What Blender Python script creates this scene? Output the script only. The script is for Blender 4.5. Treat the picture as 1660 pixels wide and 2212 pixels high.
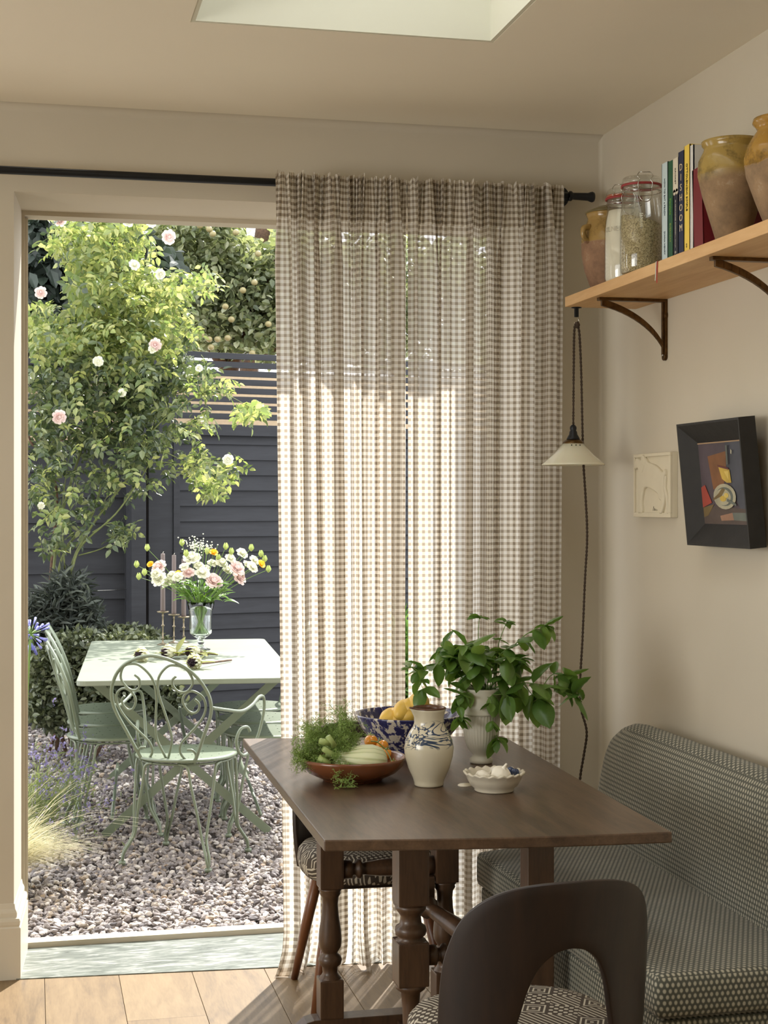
import bpy, bmesh, math, random
import numpy as np
from mathutils import Vector, Matrix, noise
random.seed(7); RNG = np.random.default_rng(7)
for o in list(bpy.data.objects): bpy.data.objects.remove(o)
SC = bpy.context.scene; COL = SC.collection
PI = math.pi; sin = math.sin; cos = math.cos; R = math.radians
# ------------------------------------------------------------------ camera
FPX, CX, YH, EYE = 3350., 830., 1085., 1.45
TH = math.atan((CX-70)/FPX)
cd = bpy.data.cameras.new('camera'); cam = bpy.data.objects.new('camera', cd); COL.objects.link(cam)
cam.location = (0, 0, EYE); cam.rotation_euler = (PI/2, 0, -TH)
cd.sensor_fit = 'HORIZONTAL'; cd.sensor_width = 36; cd.lens = 36*FPX/1660
cd.shift_y = -(1106-YH)/1660; cd.clip_end = 300; cd.clip_start = .05
SC.camera = cam
# ------------------------------------------------------------------ world, sun, lamps, exposure
SC.view_settings.view_transform = 'Standard'; SC.view_settings.look = 'None'
SC.view_settings.gamma = 1; SC.view_settings.exposure = 0.95; SC.view_settings.use_curve_mapping = False
W = bpy.data.worlds.new('world'); SC.world = W; W.use_nodes = True
nt = W.node_tree; bg = nt.nodes['Background']
bg.inputs[0].default_value = (.94, .965, 1.0, 1); bg.inputs[1].default_value = 1.75
sd = bpy.data.lights.new('sun', 'SUN'); so = bpy.data.objects.new('sun', sd); COL.objects.link(so)
sd.energy = 5.2; sd.angle = R(.8); sd.color = (1, .96, .90)
sv = Vector((-.454, -.891, -1.03)); so.rotation_euler = sv.to_track_quat('-Z', 'Y').to_euler(); so.location = (3, 9, 8)
def area(name, loc, tgt, sx, sy, e, col):
    l = bpy.data.lights.new(name, 'AREA'); o = bpy.data.objects.new(name, l); COL.objects.link(o)
    l.shape = 'RECTANGLE'; l.size = sx; l.size_y = sy; l.energy = e; l.color = col
    o.location = loc; o.rotation_euler = (Vector(tgt)-Vector(loc)).to_track_quat('-Z', 'Y').to_euler()
    return o
# added fill lamp, out of view by the left wall, brightening the room
area('added_side_fill', (-3.0, 1.9, 1.45), (1.8, 1.7, 2.2), 1.8, 1.3, 28, (1, .97, .88))
# ------------------------------------------------------------------ helpers
def ray(px, py):
    u = (px-CX)/FPX; v = (YH-py)/FPX
    return Vector((sin(TH)+u*cos(TH), cos(TH)-u*sin(TH), v))
def onZ(px, py, z): r = ray(px, py); t = (z-EYE)/r.z; return Vector((r.x*t, r.y*t, z))
def onY(px, py, Y): r = ray(px, py); t = Y/r.y; return Vector((r.x*t, Y, EYE+r.z*t))
def onX(px, py, X): r = ray(px, py); t = X/r.x; return Vector((X, r.y*t, EYE+r.z*t))
def tag(o, label=None, cat=None, group=None, kind=None):
    if label: o['label'] = label
    if cat: o['category'] = cat
    if group: o['group'] = group
    if kind: o['kind'] = kind
    return o
def thing(name, label, cat, loc=(0, 0, 0), rz=0, group=None, kind=None):
    o = bpy.data.objects.new(name, None); COL.objects.link(o); o.empty_display_size = .05
    o.location = loc; o.rotation_euler = (0, 0, rz)
    return tag(o, label, cat, group, kind)
def dup(root, loc=None, rz=None, label=None, group=None):
    r = root.copy(); COL.objects.link(r)
    if loc is not None: r.location = loc
    if rz is not None: r.rotation_euler = (0, 0, rz)
    if label: r['label'] = label
    if group: r['group'] = group
    for ch in list(root.children):
        c = ch.copy(); COL.objects.link(c); c.parent = r
        for g in list(ch.children):
            d = g.copy(); COL.objects.link(d); d.parent = c
    return r
def catmull(P, n=6, closed=False):
    P = [Vector(p) for p in P]; out = []; m = len(P)
    for i in range(m if closed else m-1):
        if closed: a, b, c, d = P[i-1], P[i], P[(i+1) % m], P[(i+2) % m]
        else: a, b, c, d = P[max(i-1, 0)], P[i], P[i+1], P[min(i+2, m-1)]
        for k in range(n):
            t = k/n
            out.append(.5*((2*b)+(c-a)*t+(2*a-5*b+4*c-d)*t*t+(3*b-a-3*c+d)*t**3))
    if not closed: out.append(P[-1].copy())
    return out
class MB:
    def __init__(s): s.v = []; s.f = []; s.sm = []; s.mi = []; s.m = 0
    def add(s, vs, fs, smooth=False):
        b = len(s.v); s.v += [tuple(v) for v in vs]
        for f in fs: s.f.append(tuple(i+b for i in f)); s.sm.append(smooth); s.mi.append(s.m)
        return s
    def box(s, x0, x1, y0, y1, z0, z1, M=None, bev=0):
        bm = bmesh.new(); bmesh.ops.create_cube(bm, size=1)
        for v in bm.verts: v.co = Vector(((x0+x1)/2+v.co.x*(x1-x0), (y0+y1)/2+v.co.y*(y1-y0), (z0+z1)/2+v.co.z*(z1-z0)))
        if bev: bmesh.ops.bevel(bm, geom=bm.edges[:], offset=bev, segments=2, affect='EDGES', profile=.7)
        bm.verts.index_update()
        vs = [(M @ v.co if M else v.co.copy()) for v in bm.verts]; fs = [[v.index for v in f.verts] for f in bm.faces]
        bm.free(); return s.add(vs, fs, False)
    def tube(s, P, r, seg=8, smooth_path=0, caps=True, flat=1.0):
        P = [Vector(p) for p in P]
        if isinstance(r, (int, float)): r = [r]*len(P)
        if smooth_path:
            n = smooth_path; rr = []
            for i in range(len(P)-1):
                for k in range(n): rr.append(r[i]+(r[i+1]-r[i])*k/n)
            rr.append(r[-1]); P = catmull(P, n); r = rr
        vs = []; fs = []; N = None
        for i, p in enumerate(P):
            T = (P[min(i+1, len(P)-1)]-P[max(i-1, 0)])
            if T.length < 1e-9: T = Vector((0, 0, 1))
            T.normalize()
            if N is None:
                N = T.cross(Vector((0, 0, 1)))
                if N.length < .05: N = T.cross(Vector((0, 1, 0)))
            N = (N-T*N.dot(T)).normalized(); B = T.cross(N)
            for k in range(seg):
                a = 2*PI*k/seg; vs.append(p+(N*cos(a)+B*sin(a)*flat)*r[i])
        for i in range(len(P)-1):
            for k in range(seg):
                a = i*seg+k; b = i*seg+(k+1) % seg; fs.append((a, b, b+seg, a+seg))
        if caps: fs.append(tuple(range(seg))[::-1]); fs.append(tuple((len(P)-1)*seg+k for k in range(seg)))
        return s.add(vs, fs, True)
    def lathe(s, prof, c=(0, 0, 0), seg=32, sx=1, sy=1, fn=None, closed=False):
        vs = []; fs = []; n = len(prof)
        for (r, z) in prof:
            for k in range(seg):
                a = 2*PI*k/seg; q = fn(a, r, z) if fn else (r*cos(a), r*sin(a), z)
                vs.append((c[0]+q[0]*sx, c[1]+q[1]*sy, c[2]+q[2]))
        for i in range(n-1):
            for k in range(seg):
                a = i*seg+k; b = i*seg+(k+1) % seg; fs.append((a, b, b+seg, a+seg))
        if closed:
            for k in range(seg):
                a = (n-1)*seg+k; b = (n-1)*seg+(k+1) % seg; fs.append((a, b, (k+1) % seg, k))
        else:
            if prof[0][0] > 1e-4: fs.append(tuple(range(seg))[::-1])
            if prof[-1][0] > 1e-4: fs.append(tuple((n-1)*seg+k for k in range(seg)))
        return s.add(vs, fs, True)
    def prism(s, pts, f0, f1):
        """outline pts -> f0(p), f1(p) give the two caps"""
        n = len(pts); vs = [f0(p) for p in pts]+[f1(p) for p in pts]
        fs = [tuple(range(n))[::-1], tuple(range(n, 2*n))]+[(i, (i+1) % n, (i+1) % n+n, i+n) for i in range(n)]
        return s.add(vs, fs, False)
    def sphere(s, c, r, seg=16, rings=10, sc=(1, 1, 1), fn=None, M=None):
        vs = []; fs = []
        for i in range(rings+1):
            ph = PI*i/rings
            for k in range(seg):
                a = 2*PI*k/seg; d = Vector((sin(ph)*cos(a), sin(ph)*sin(a), cos(ph)))
                q = d*(fn(d) if fn else 1)*r; q = Vector((q.x*sc[0], q.y*sc[1], q.z*sc[2]))
                if M: q = M @ q
                vs.append(Vector(c)+q)
        for i in range(rings):
            for k in range(seg):
                a = i*seg+k; b = i*seg+(k+1) % seg; fs.append((a, a+seg, b+seg, b))
        return s.add(vs, fs, True)
    def build(s, name, mat, parent=None, bevel=0, autosmooth=True, weld=False, uv=None):
        me = bpy.data.meshes.new(name); me.from_pydata(s.v, [], s.f)
        me.polygons.foreach_set('use_smooth', s.sm)
        mats = mat if isinstance(mat, (list, tuple)) else [mat]
        for m in mats: me.materials.append(m)
        if len(mats) > 1: me.polygons.foreach_set('material_index', s.mi)
        if weld or bevel or True:
            bm = bmesh.new(); bm.from_mesh(me)
            if weld: bmesh.ops.remove_doubles(bm, verts=bm.verts[:], dist=1e-5)
            bmesh.ops.recalc_face_normals(bm, faces=bm.faces[:]); bm.to_mesh(me); bm.free()
        if uv:
            L = me.uv_layers.new(name='UVMap'); co = me.vertices
            for p in me.polygons:
                n = p.normal; ax = max(range(3), key=lambda i: abs(n[i]))
                for li in p.loop_indices:
                    c = co[me.loops[li].vertex_index].co
                    L.data[li].uv = (c.y, c.z) if ax == 0 else ((c.x, c.z) if ax == 1 else (c.x, c.y))
        o = bpy.data.objects.new(name, me); COL.objects.link(o)
        if parent: o.parent = parent
        if bevel:
            b = o.modifiers.new('b', 'BEVEL'); b.width = bevel; b.segments = 2; b.limit_method = 'ANGLE'; b.angle_limit = R(40)
        return o
def npmesh(name, V, F, mat, parent=None, smooth=False):
    me = bpy.data.meshes.new(name); V = np.asarray(V, np.float32).reshape(-1, 3); F = np.asarray(F, np.int32)
    k = F.shape[1]; me.vertices.add(len(V)); me.vertices.foreach_set('co', V.ravel())
    me.loops.add(F.size); me.loops.foreach_set('vertex_index', F.ravel())
    me.polygons.add(len(F)); me.polygons.foreach_set('loop_start', np.arange(0, F.size, k, dtype=np.int32))
    me.polygons.foreach_set('use_smooth', np.full(len(F), smooth))
    me.materials.append(mat); me.update(calc_edges=True); me.validate()
    o = bpy.data.objects.new(name, me); COL.objects.link(o)
    if parent: o.parent = parent
    return o
# ------------------------------------------------------------------ materials
def srgb(c):
    c = [x/255 for x in c]; return tuple((x/12.92 if x <= .04045 else ((x+.055)/1.055)**2.4) for x in c)+(1,)
class NT:
    def __init__(s, name):
        s.mat = bpy.data.materials.new(name); s.mat.use_nodes = True; s.t = s.mat.node_tree
        s.b = s.t.nodes['Principled BSDF']; s.out = s.t.nodes['Material Output']
    def n(s, typ, props=None, **kw):
        nd = s.t.nodes.new(typ)
        for k, v in (props or {}).items(): setattr(nd, k, v)
        for k, v in kw.items():
            key = int(k[1:]) if k[0] == 'i' and k[1:].isdigit() else k.replace('_', ' ')
            s.set(nd.inputs[key], v)
        return nd
    def set(s, inp, v):
        if isinstance(v, bpy.types.Node): v = v.outputs[0]
        if isinstance(v, bpy.types.NodeSocket): s.t.links.new(v, inp)
        else:
            if isinstance(v, tuple) and len(v) == 3 and inp.type == 'RGBA': v = v+(1,)
            inp.default_value = v
    def math(s, op, a, b=0.0, c=0.0): return s.n('ShaderNodeMath', {'operation': op}, i0=a, i1=b, i2=c)
    def mix(s, f, a, b, bt='MIX'):
        nd = s.n('ShaderNodeMix', {'data_type': 'RGBA', 'blend_type': bt}); s.set(nd.inputs[0], f); s.set(nd.inputs[6], a); s.set(nd.inputs[7], b)
        return nd.outputs[2]
    def ramp(s, f, stops, interp='LINEAR'):
        nd = s.n('ShaderNodeValToRGB', i0=f); cr = nd.color_ramp; cr.interpolation = interp
        while len(cr.elements) < len(stops): cr.elements.new(.5)
        for e, (p, c) in zip(cr.elements, stops): e.position = p; e.color = c if len(c) == 4 else tuple(c)+(1,)
        return nd.outputs[0]
    def noise(s, scale, detail=3, vec=None, rough=.5, dist=0):
        nd = s.n('ShaderNodeTexNoise', Scale=scale, Detail=detail, Roughness=rough, Distortion=dist)
        if vec is not None: s.set(nd.inputs['Vector'], vec)
        return nd.outputs[0]
    def coord(s, which='Object', scale=None, rot=None):
        c = s.n('ShaderNodeTexCoord').outputs[which]
        if scale or rot:
            m = s.n('ShaderNodeMapping', Vector=c)
            if scale: m.inputs['Scale'].default_value = scale
            if rot: m.inputs['Rotation'].default_value = rot
            return m.outputs[0]
        return c
    def bump(s, h, strength=.3, dist=.01): return s.n('ShaderNodeBump', Height=h, Strength=strength, Distance=dist)
    def P(s, **kw):
        for k, v in kw.items(): s.set(s.b.inputs[k.replace('_', ' ')], v)
        return s.mat
    def rnd(s):
        a = s.n('ShaderNodeNewGeometry').outputs['Random Per Island']; b = s.n('ShaderNodeObjectInfo').outputs['Random']
        return s.math('FRACT', s.math('ADD', a, b))
def simple(name, col, rough=.5, metal=0, spec=None, nscale=0, namt=.12, bump=0, bscale=200, coat=0):
    t = NT(name); c = srgb(col); base = c
    if nscale:
        n = t.noise(nscale, 4, t.coord())
        d = tuple(x*(1-namt) for x in c[:3])+(1,); l = tuple(min(1, x*(1+namt)) for x in c[:3])+(1,)
        base = t.ramp(n, [(.3, d), (.7, l)])
    t.P(Base_Color=base, Roughness=rough, Metallic=metal)
    if bump: t.P(Normal=t.bump(t.noise(bscale, 3, t.coord()), bump, .002))
    if coat: t.P(Coat_Weight=coat, Coat_Roughness=.08)
    return t.mat
def wood(name, dark, light, scale=(1, 1, 1), rough=.45, axis='Y', grain=28, coat=0):
    t = NT(name); sc = {'X': (.12, 1, 1), 'Y': (1, .12, 1), 'Z': (1, 1, .12)}[axis]
    sc = tuple(a*b for a, b in zip(sc, scale)); v = t.coord('Object', sc)
    ri = t.n('ShaderNodeObjectInfo').outputs['Random']
    vv = t.n('ShaderNodeVectorMath', {'operation': 'ADD'}, i0=v); cmb = t.n('ShaderNodeCombineXYZ', X=t.math('MULTIPLY', ri, 7.), Y=t.math('MULTIPLY', ri, 13.)); t.set(vv.inputs[1], cmb)
    n1 = t.noise(grain, 6, vv.outputs[0], .6, .6); n2 = t.noise(grain*6, 3, vv.outputs[0]); n3 = t.noise(2.5, 2, vv.outputs[0])
    m = t.math('ADD', t.math('MULTIPLY', n1, .6), t.math('ADD', t.math('MULTIPLY', n2, .22), t.math('MULTIPLY', n3, .3)))
    base = t.ramp(m, [(.36, srgb(dark)), (.72, srgb(light))])
    t.P(Base_Color=base, Roughness=rough, Normal=t.bump(n2, .12, .001))
    if coat: t.P(Coat_Weight=coat, Coat_Roughness=.15)
    return t.mat
M = {}
t = NT('plaster'); n = t.noise(1.6, 4, t.coord()); n2 = t.noise(160, 2, t.coord())
t.P(Base_Color=t.ramp(n, [(.3, srgb((196, 187, 168))), (.7, srgb((204, 195, 177)))]), Roughness=.88, Normal=t.bump(n2, .05, .002)); M['plaster'] = t.mat
M['ceiling'] = simple('ceiling_paint', (232, 224, 206), .85, nscale=1.5, namt=.02)
M['white_shaft'] = simple('shaft_paint', (206, 204, 186), .8)
M['trim'] = simple('trim_paint', (212, 204, 186), .45, nscale=3, namt=.02)
M['frame'] = simple('frame_paint', (198, 188, 168), .5, nscale=3, namt=.02)
t = NT('floor_oak'); v = t.coord('Object', (1, .13, 1)); ri = t.n('ShaderNodeObjectInfo').outputs['Random']
cmb = t.n('ShaderNodeCombineXYZ', X=t.math('MULTIPLY', ri, 9.), Y=t.math('MULTIPLY', ri, 31.)); vv = t.n('ShaderNodeVectorMath', {'operation': 'ADD'}, i0=v, i1=cmb)
n1 = t.noise(24, 6, vv.outputs[0], .6, 1.2); n2 = t.noise(2.2, 2, vv.outputs[0]); n3 = t.noise(180, 3, vv.outputs[0])
m = t.math('ADD', t.math('MULTIPLY', n1, .5), t.math('ADD', t.math('MULTIPLY', n2, .35), t.math('MULTIPLY', n3, .18)))
t.P(Base_Color=t.ramp(m, [(.34, srgb((88, 68, 42))), (.5, srgb((120, 97, 64))), (.7, srgb((140, 117, 82)))]), Roughness=.42, Normal=t.bump(n3, .08, .001)); M['oak'] = t.mat
t = NT('threshold_stone'); v = t.coord('Object', (1, 5, 1)); n = t.noise(7, 8, v, .62, 1.5); n2 = t.noise(40, 4, v)
t.P(Base_Color=t.ramp(t.math('ADD', t.math('MULTIPLY', n, .8), t.math('MULTIPLY', n2, .2)), [(.36, srgb((74, 80, 74))), (.50, srgb((112, 118, 110))), (.68, srgb((172, 172, 168)))]), Roughness=.35); M['stone'] = t.mat
M['tabletop'] = wood('dark_oak_top', (56, 41, 30), (104, 81, 61), axis='Y', grain=30, rough=.38, coat=.15)
M['darkwood'] = wood('dark_turned_oak', (42, 28, 19), (96, 70, 49), axis='Z', grain=26, rough=.42, coat=.2)
M['chairwood'] = wood('chair_walnut', (20, 13, 9), (46, 30, 21), axis='Z', grain=20, rough=.5, coat=.1)
M['chairleg'] = wood('chair_leg_beech', (84, 46, 24), (126, 78, 44), axis='Z', grain=24, rough=.4, coat=.2)
M['pine'] = wood('shelf_pine', (190, 142, 88), (222, 184, 132), axis='Y', grain=14, rough=.5)
M['black_metal'] = simple('black_metal', (26, 28, 32), .45, .3)
M['bronze'] = simple('antique_bronze', (96, 70, 40), .38, .85, nscale=60, namt=.35)
M['chrome'] = simple('wire_steel', (190, 188, 182), .25, 1)
M['brass'] = simple('aged_brass', (96, 74, 44), .35, .9)
M['cord'] = simple('brown_flex', (62, 48, 36), .8)
M['shade'] = simple('enamel_cream', (226, 220, 196), .18, coat=.5)
M['shade'].node_tree.nodes['Principled BSDF'].inputs['Subsurface Weight'].default_value = .1
M['green_paint'] = simple('sage_green_paint', (112, 123, 102), .38, nscale=12, namt=.05, coat=.2)
M['green_top'] = simple('sage_green_top', (128, 135, 119), .4, nscale=9, namt=.06)
M['fence'] = wood('fence_paint', (26, 27, 31), (48, 49, 54), axis='X', grain=12, rough=.75)
M['render'] = simple('neighbour_render', (196, 172, 140), .95, nscale=20, namt=.12, bump=.5, bscale=60)
def sheet(name, cols, rough=.55, transl=.45, yel=.6, coat=0):
    t = NT(name); r = t.rnd(); n = t.noise(30, 3, t.coord())
    f = t.math('ADD', t.math('MULTIPLY', r, .75), t.math('MULTIPLY', n, .25))
    k = len(cols); base = t.ramp(f, [(.1+.8*i/(k-1), srgb(c)) for i, c in enumerate(cols)])
    t.P(Base_Color=base, Roughness=rough)
    if coat: t.P(Coat_Weight=coat, Coat_Roughness=.2)
    tr = t.n('ShaderNodeBsdfTranslucent', Color=t.mix(1.0, base, (1.0, 1.0, yel), 'MULTIPLY'))
    mx = t.n('ShaderNodeMixShader', i0=transl, i1=t.b.outputs[0], i2=tr); t.t.links.new(mx.outputs[0], t.out.inputs[0])
    return t.mat
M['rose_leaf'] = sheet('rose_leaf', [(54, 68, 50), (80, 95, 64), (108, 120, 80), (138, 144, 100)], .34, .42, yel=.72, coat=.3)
M['rose_lime'] = sheet('rose_sunlit_leaf', [(98, 118, 74), (134, 150, 92), (166, 174, 112), (194, 194, 136)], .34, .6, yel=.68, coat=.35)  # leaf colour lightened and yellowed to paint sun shining through the upper rose
M['tree_leaf'] = sheet('apple_leaf', [(84, 94, 68), (122, 132, 96), (154, 160, 124), (186, 188, 160)], .34, .5, coat=.3)
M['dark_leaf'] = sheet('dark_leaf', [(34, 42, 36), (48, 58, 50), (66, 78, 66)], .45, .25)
M['shrub_leaf'] = sheet('shrub_leaf', [(52, 60, 42), (92, 100, 74), (136, 142, 112)], .42, .3, coat=.25)
M['spurge_leaf'] = sheet('spurge_leaf', [(40, 46, 42), (66, 73, 67), (98, 105, 96)], .55, .2)
M['basil'] = sheet('basil_leaf', [(82, 118, 52), (104, 140, 64), (134, 164, 84)], .36, .45, coat=.25)
M['stem'] = simple('green_stem', (104, 134, 58), .5)
M['cane'] = simple('rose_cane', (96, 104, 54), .6, nscale=30, namt=.3)
M['bark'] = simple('bark', (84, 62, 46), .85, nscale=40, namt=.4)
M['grass'] = sheet('blond_grass', [(176, 166, 126), (206, 198, 160), (226, 220, 190)], .6, .45, yel=.95)
M['greengrass'] = sheet('lavender_stem', [(120, 136, 92), (150, 162, 110)], .6, .4)
M['lavender'] = sheet('lavender_flower', [(120, 112, 152), (150, 142, 182)], .7, .3, yel=1.0)
M['agap'] = sheet('agapanthus_petal', [(128, 130, 190), (164, 166, 222)], .5, .4, yel=1.0)
M['petal_white'] = sheet('white_petal', [(232, 232, 214), (244, 243, 230)], .6, .4, yel=.9)
M['petal_pink'] = sheet('pink_petal', [(232, 206, 202), (242, 224, 218)], .6, .4, yel=.95)
M['petal_yellow'] = sheet('yellow_petal', [(236, 178, 40), (246, 200, 70)], .5, .4)
M['bud'] = sheet('green_bud', [(176, 192, 104), (204, 214, 134)], .5, .35)
M['apple'] = simple('apple_skin', (138, 128, 88), .4, nscale=8, namt=.3)
M['soil'] = simple('soil', (44, 36, 28), .95, nscale=80, namt=.4, bump=.6, bscale=120)
t = NT('pebble'); r = t.rnd(); n = t.noise(60, 4, t.coord())
f = t.math('ADD', t.math('MULTIPLY', r, .85), t.math('MULTIPLY', n, .18))
t.P(Base_Color=t.ramp(f, [(.02, srgb((84, 80, 82))), (.22, srgb((128, 121, 120))), (.45, srgb((158, 150, 146))), (.62, srgb((116, 106, 102))), (.78, srgb((206, 199, 192))), (.93, srgb((162, 144, 124))), (1, srgb((136, 102, 84)))]), Roughness=.8); M['pebble'] = t.mat
M['ground'] = simple('gravel_bedding', (104, 96, 92), .95, nscale=90, namt=.5, bump=.8, bscale=90)
def glassy(name, col=(1, 1, 1, 1), rough=.02, ior=1.45):
    t = NT(name); t.P(Base_Color=col, Roughness=rough, IOR=ior, Transmission_Weight=1.0); return t.mat
M['glass'] = glassy('clear_glass', (.93, .97, .95, 1))
def thin_glass(name, tint=(.96, .97, .96, 1), refl=.10):
    t = NT(name); tr = t.n('ShaderNodeBsdfTransparent', Color=tint); gl = t.n('ShaderNodeBsdfGlossy', Color=(1., 1., 1., 1.), Roughness=.03)
    fr = t.n('ShaderNodeLayerWeight', Blend=.25); f = t.math('ADD', t.math('MULTIPLY', fr.outputs['Facing'], .45), refl*.5)
    mx = t.n('ShaderNodeMixShader', i0=f, i1=tr, i2=gl); t.t.links.new(mx.outputs[0], t.out.inputs[0]); return t.mat
M['pane'] = thin_glass('window_glass', (1, 1, 1, 1), .04)
M['jarglass'] = thin_glass('jar_glass', (.93, .94, .93, 1), .12)
# gingham cloth
def gingham(name, opaque=0.0):
    t = NT(name); uv = t.n('ShaderNodeUVMap').outputs[0]; sp = t.n('ShaderNodeSeparateXYZ', i0=uv)
    def st(s):
        f = t.math('FRACT', t.math('DIVIDE', s, .0196)); return t.math('LESS_THAN', f, .48)
    a = st(sp.outputs[0]); b = st(sp.outputs[1]); sm = t.math('MULTIPLY', t.math('ADD', a, b), .5)
    wv = t.noise(700, 2, uv); wv2 = t.n('ShaderNodeTexNoise', Scale=1.0, Detail=3.0); mp = t.n('ShaderNodeMapping', Vector=uv); mp.inputs['Scale'].default_value = (40, 900, 1); t.set(wv2.inputs['Vector'], mp)
    base = t.ramp(sm, [(0, srgb((249, 246, 240))), (.5, srgb((208, 199, 184))), (1, srgb((152, 138, 120)))])
    base = t.mix(t.math('MULTIPLY', wv2.outputs[0], .18), base, srgb((250, 244, 232)))
    di = t.n('ShaderNodeBsdfDiffuse', Color=base); tl = t.n('ShaderNodeBsdfTranslucent', Color=base); tp = t.n('ShaderNodeBsdfTransparent', Color=(1., 1., 1., 1.))
    m1 = t.n('ShaderNodeMixShader', i0=.62, i1=di, i2=tl)
    hole = t.math('MULTIPLY', t.math('SUBTRACT', 1.15, sm), (.20 if not opaque else .02)); hole = t.math('MULTIPLY', hole, t.math('ADD', wv, .5))
    m2 = t.n('ShaderNodeMixShader', i0=hole, i1=m1, i2=tp); t.t.links.new(m2.outputs[0], t.out.inputs[0]); return t.mat
M['gingham'] = gingham('gingham_linen'); M['gingham2'] = gingham('gingham_hem', 1)
# bench weave : staggered pale knots on charcoal green
t = NT('bench_weave'); uv = t.n('ShaderNodeUVMap').outputs[0]; sp = t.n('ShaderNodeSeparateXYZ', i0=uv); P_ = .0125
u = t.math('DIVIDE', sp.outputs[0], P_); v = t.math('DIVIDE', sp.outputs[1], P_)
row = t.math('FLOOR', v); off = t.math('MULTIPLY', t.math('MODULO', row, 2.0), .5); fu = t.math('SUBTRACT', t.math('FRACT', t.math('ADD', u, off)), .5); fv = t.math('SUBTRACT', t.math('FRACT', v), .5)
du = t.math('MULTIPLY', fu, fu); dv = t.math('MULTIPLY', t.math('MULTIPLY', fv, fv), .6); d = t.math('SQRT', t.math('ADD', du, dv))
f = t.n('ShaderNodeMapRange', Value=d, i1=.19, i2=.36); nn = t.noise(9, 3, uv)
t.P(Base_Color=t.mix(f, t.ramp(nn, [(.3, srgb((160, 156, 138))), (.7, srgb((180, 174, 155)))]), srgb((78, 79, 69))), Roughness=.9, Sheen_Weight=.15, Normal=t.bump(t.math('SUBTRACT', 1., d), .35, .003)); M['weave'] = t.mat
# kuba-like chair seat cloth
t = NT('seat_cloth'); uv = t.coord('Object', (1, 1, 1), (0, 0, .5)); 
sc = t.n('ShaderNodeVectorMath', {'operation': 'SCALE'}, i0=uv); sc.inputs['Scale'].default_value = 17
wn = t.n('ShaderNodeTexWhiteNoise', {'noise_dimensions': '3D'}); fl = t.n('ShaderNodeVectorMath', {'operation': 'FLOOR'}, i0=sc.outputs[0]); t.set(wn.inputs['Vector'], fl.outputs[0])
fr = t.n('ShaderNodeVectorMath', {'operation': 'FRACTION'}, i0=sc.outputs[0]); s3 = t.n('ShaderNodeSeparateXYZ', i0=fr.outputs[0])
zf = t.math('MULTIPLY', t.math('FRACT', t.math('MULTIPLY', s3.outputs[2], 1.0)), 1.0)
ax = t.math('ABSOLUTE', t.math('SUBTRACT', s3.outputs[0], .5)); ay = t.math('ABSOLUTE', t.math('SUBTRACT', s3.outputs[1], .5))
sq = t.math('LESS_THAN', t.math('FRACT', t.math('MULTIPLY', t.math('MAXIMUM', ax, ay), 6.)), .36)
dia = t.math('LESS_THAN', t.math('FRACT', t.math('MULTIPLY', t.math('ADD', s3.outputs[0], t.math('ADD', s3.outputs[1], zf)), 4.)), .36)
ck = t.math('GREATER_THAN', t.math('MULTIPLY', t.math('SINE', t.math('MULTIPLY', s3.outputs[0], 18.8)), t.math('SINE', t.math('MULTIPLY', s3.outputs[1], 18.8))), .2)
c1 = t.math('GREATER_THAN', wn.outputs[0], .34); c2 = t.math('GREATER_THAN', wn.outputs[0], .7)
pat = t.math('ADD', t.math('MULTIPLY', sq, t.math('SUBTRACT', 1., c1)), t.math('ADD', t.math('MULTIPLY', dia, t.math('SUBTRACT', c1, c2)), t.math('MULTIPLY', ck, c2)))
t.P(Base_Color=t.mix(pat, srgb((70, 60, 50)), srgb((190, 182, 164))), Roughness=.9); M['seatcloth'] = t.mat
# ceramics
def band_pot(name, glaze, body, z0, z1, drip=.02):
    t = NT(name); v = t.coord(); s = t.n('ShaderNodeSeparateXYZ', i0=v); n = t.noise(9, 3, v); n2 = t.noise(14, 6, v, .7)
    z = t.math('ADD', s.outputs[2], t.math('MULTIPLY', t.math('SUBTRACT', n, .5), drip)); f = t.n('ShaderNodeMapRange', Value=z, i1=z0, i2=z1)
    gl = t.ramp(n2, [(.34, srgb(tuple(int(c*.62) for c in glaze))), (.5, srgb(glaze)), (.66, srgb(glaze)), (.74, srgb((206, 192, 160)))])
    bd = t.ramp(n2, [(.3, srgb(tuple(int(c*.75) for c in body))), (.6, srgb(body)), (.78, srgb((186, 170, 146)))])
    t.P(Base_Color=t.mix(f, bd, gl), Roughness=t.n('ShaderNodeMapRange', Value=f, i3=.8, i4=.16).outputs[0]); return t.mat
M['pot_a'] = band_pot('confit_pot_a', (158, 128, 74), (148, 114, 88), .14, .143, .004)
M['pot_b'] = band_pot('confit_pot_b', (160, 134, 72), (146, 118, 86), .145, .172, .03)
M['pot_c'] = band_pot('confit_pot_c', (164, 124, 52), (152, 124, 92), .15, .155, .05)
M['pot_lid'] = simple('pot_lid', (112, 100, 66), .35, nscale=20, namt=.2)
t = NT('sponge_glaze'); v = t.coord(); n = t.noise(55, 3, t.coord('Object', (1, 1, .6)), .6, .4); n2 = t.noise(18, 2, v)
t.P(Base_Color=t.ramp(t.math('ADD', t.math('MULTIPLY', n, .75), t.math('MULTIPLY', n2, .25)), [(.46, srgb((38, 40, 88))), (.52, srgb((58, 62, 112))), (.55, srgb((204, 198, 184)))]), Roughness=.2, Coat_Weight=.4); M['sponge'] = t.mat
t = NT('slip_jug'); v = t.coord(); s = t.n('ShaderNodeSeparateXYZ', i0=v)
w = t.noise(11, 2, t.coord('Object', (1, 1, 2.6), (.5, .25, 0)), .5, 3.2); w2 = t.noise(6, 1, v)
rd = t.n('ShaderNodeMapRange', Value=t.math('ABSOLUTE', t.math('SUBTRACT', w, .5)), i1=.050, i2=.036)
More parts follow.
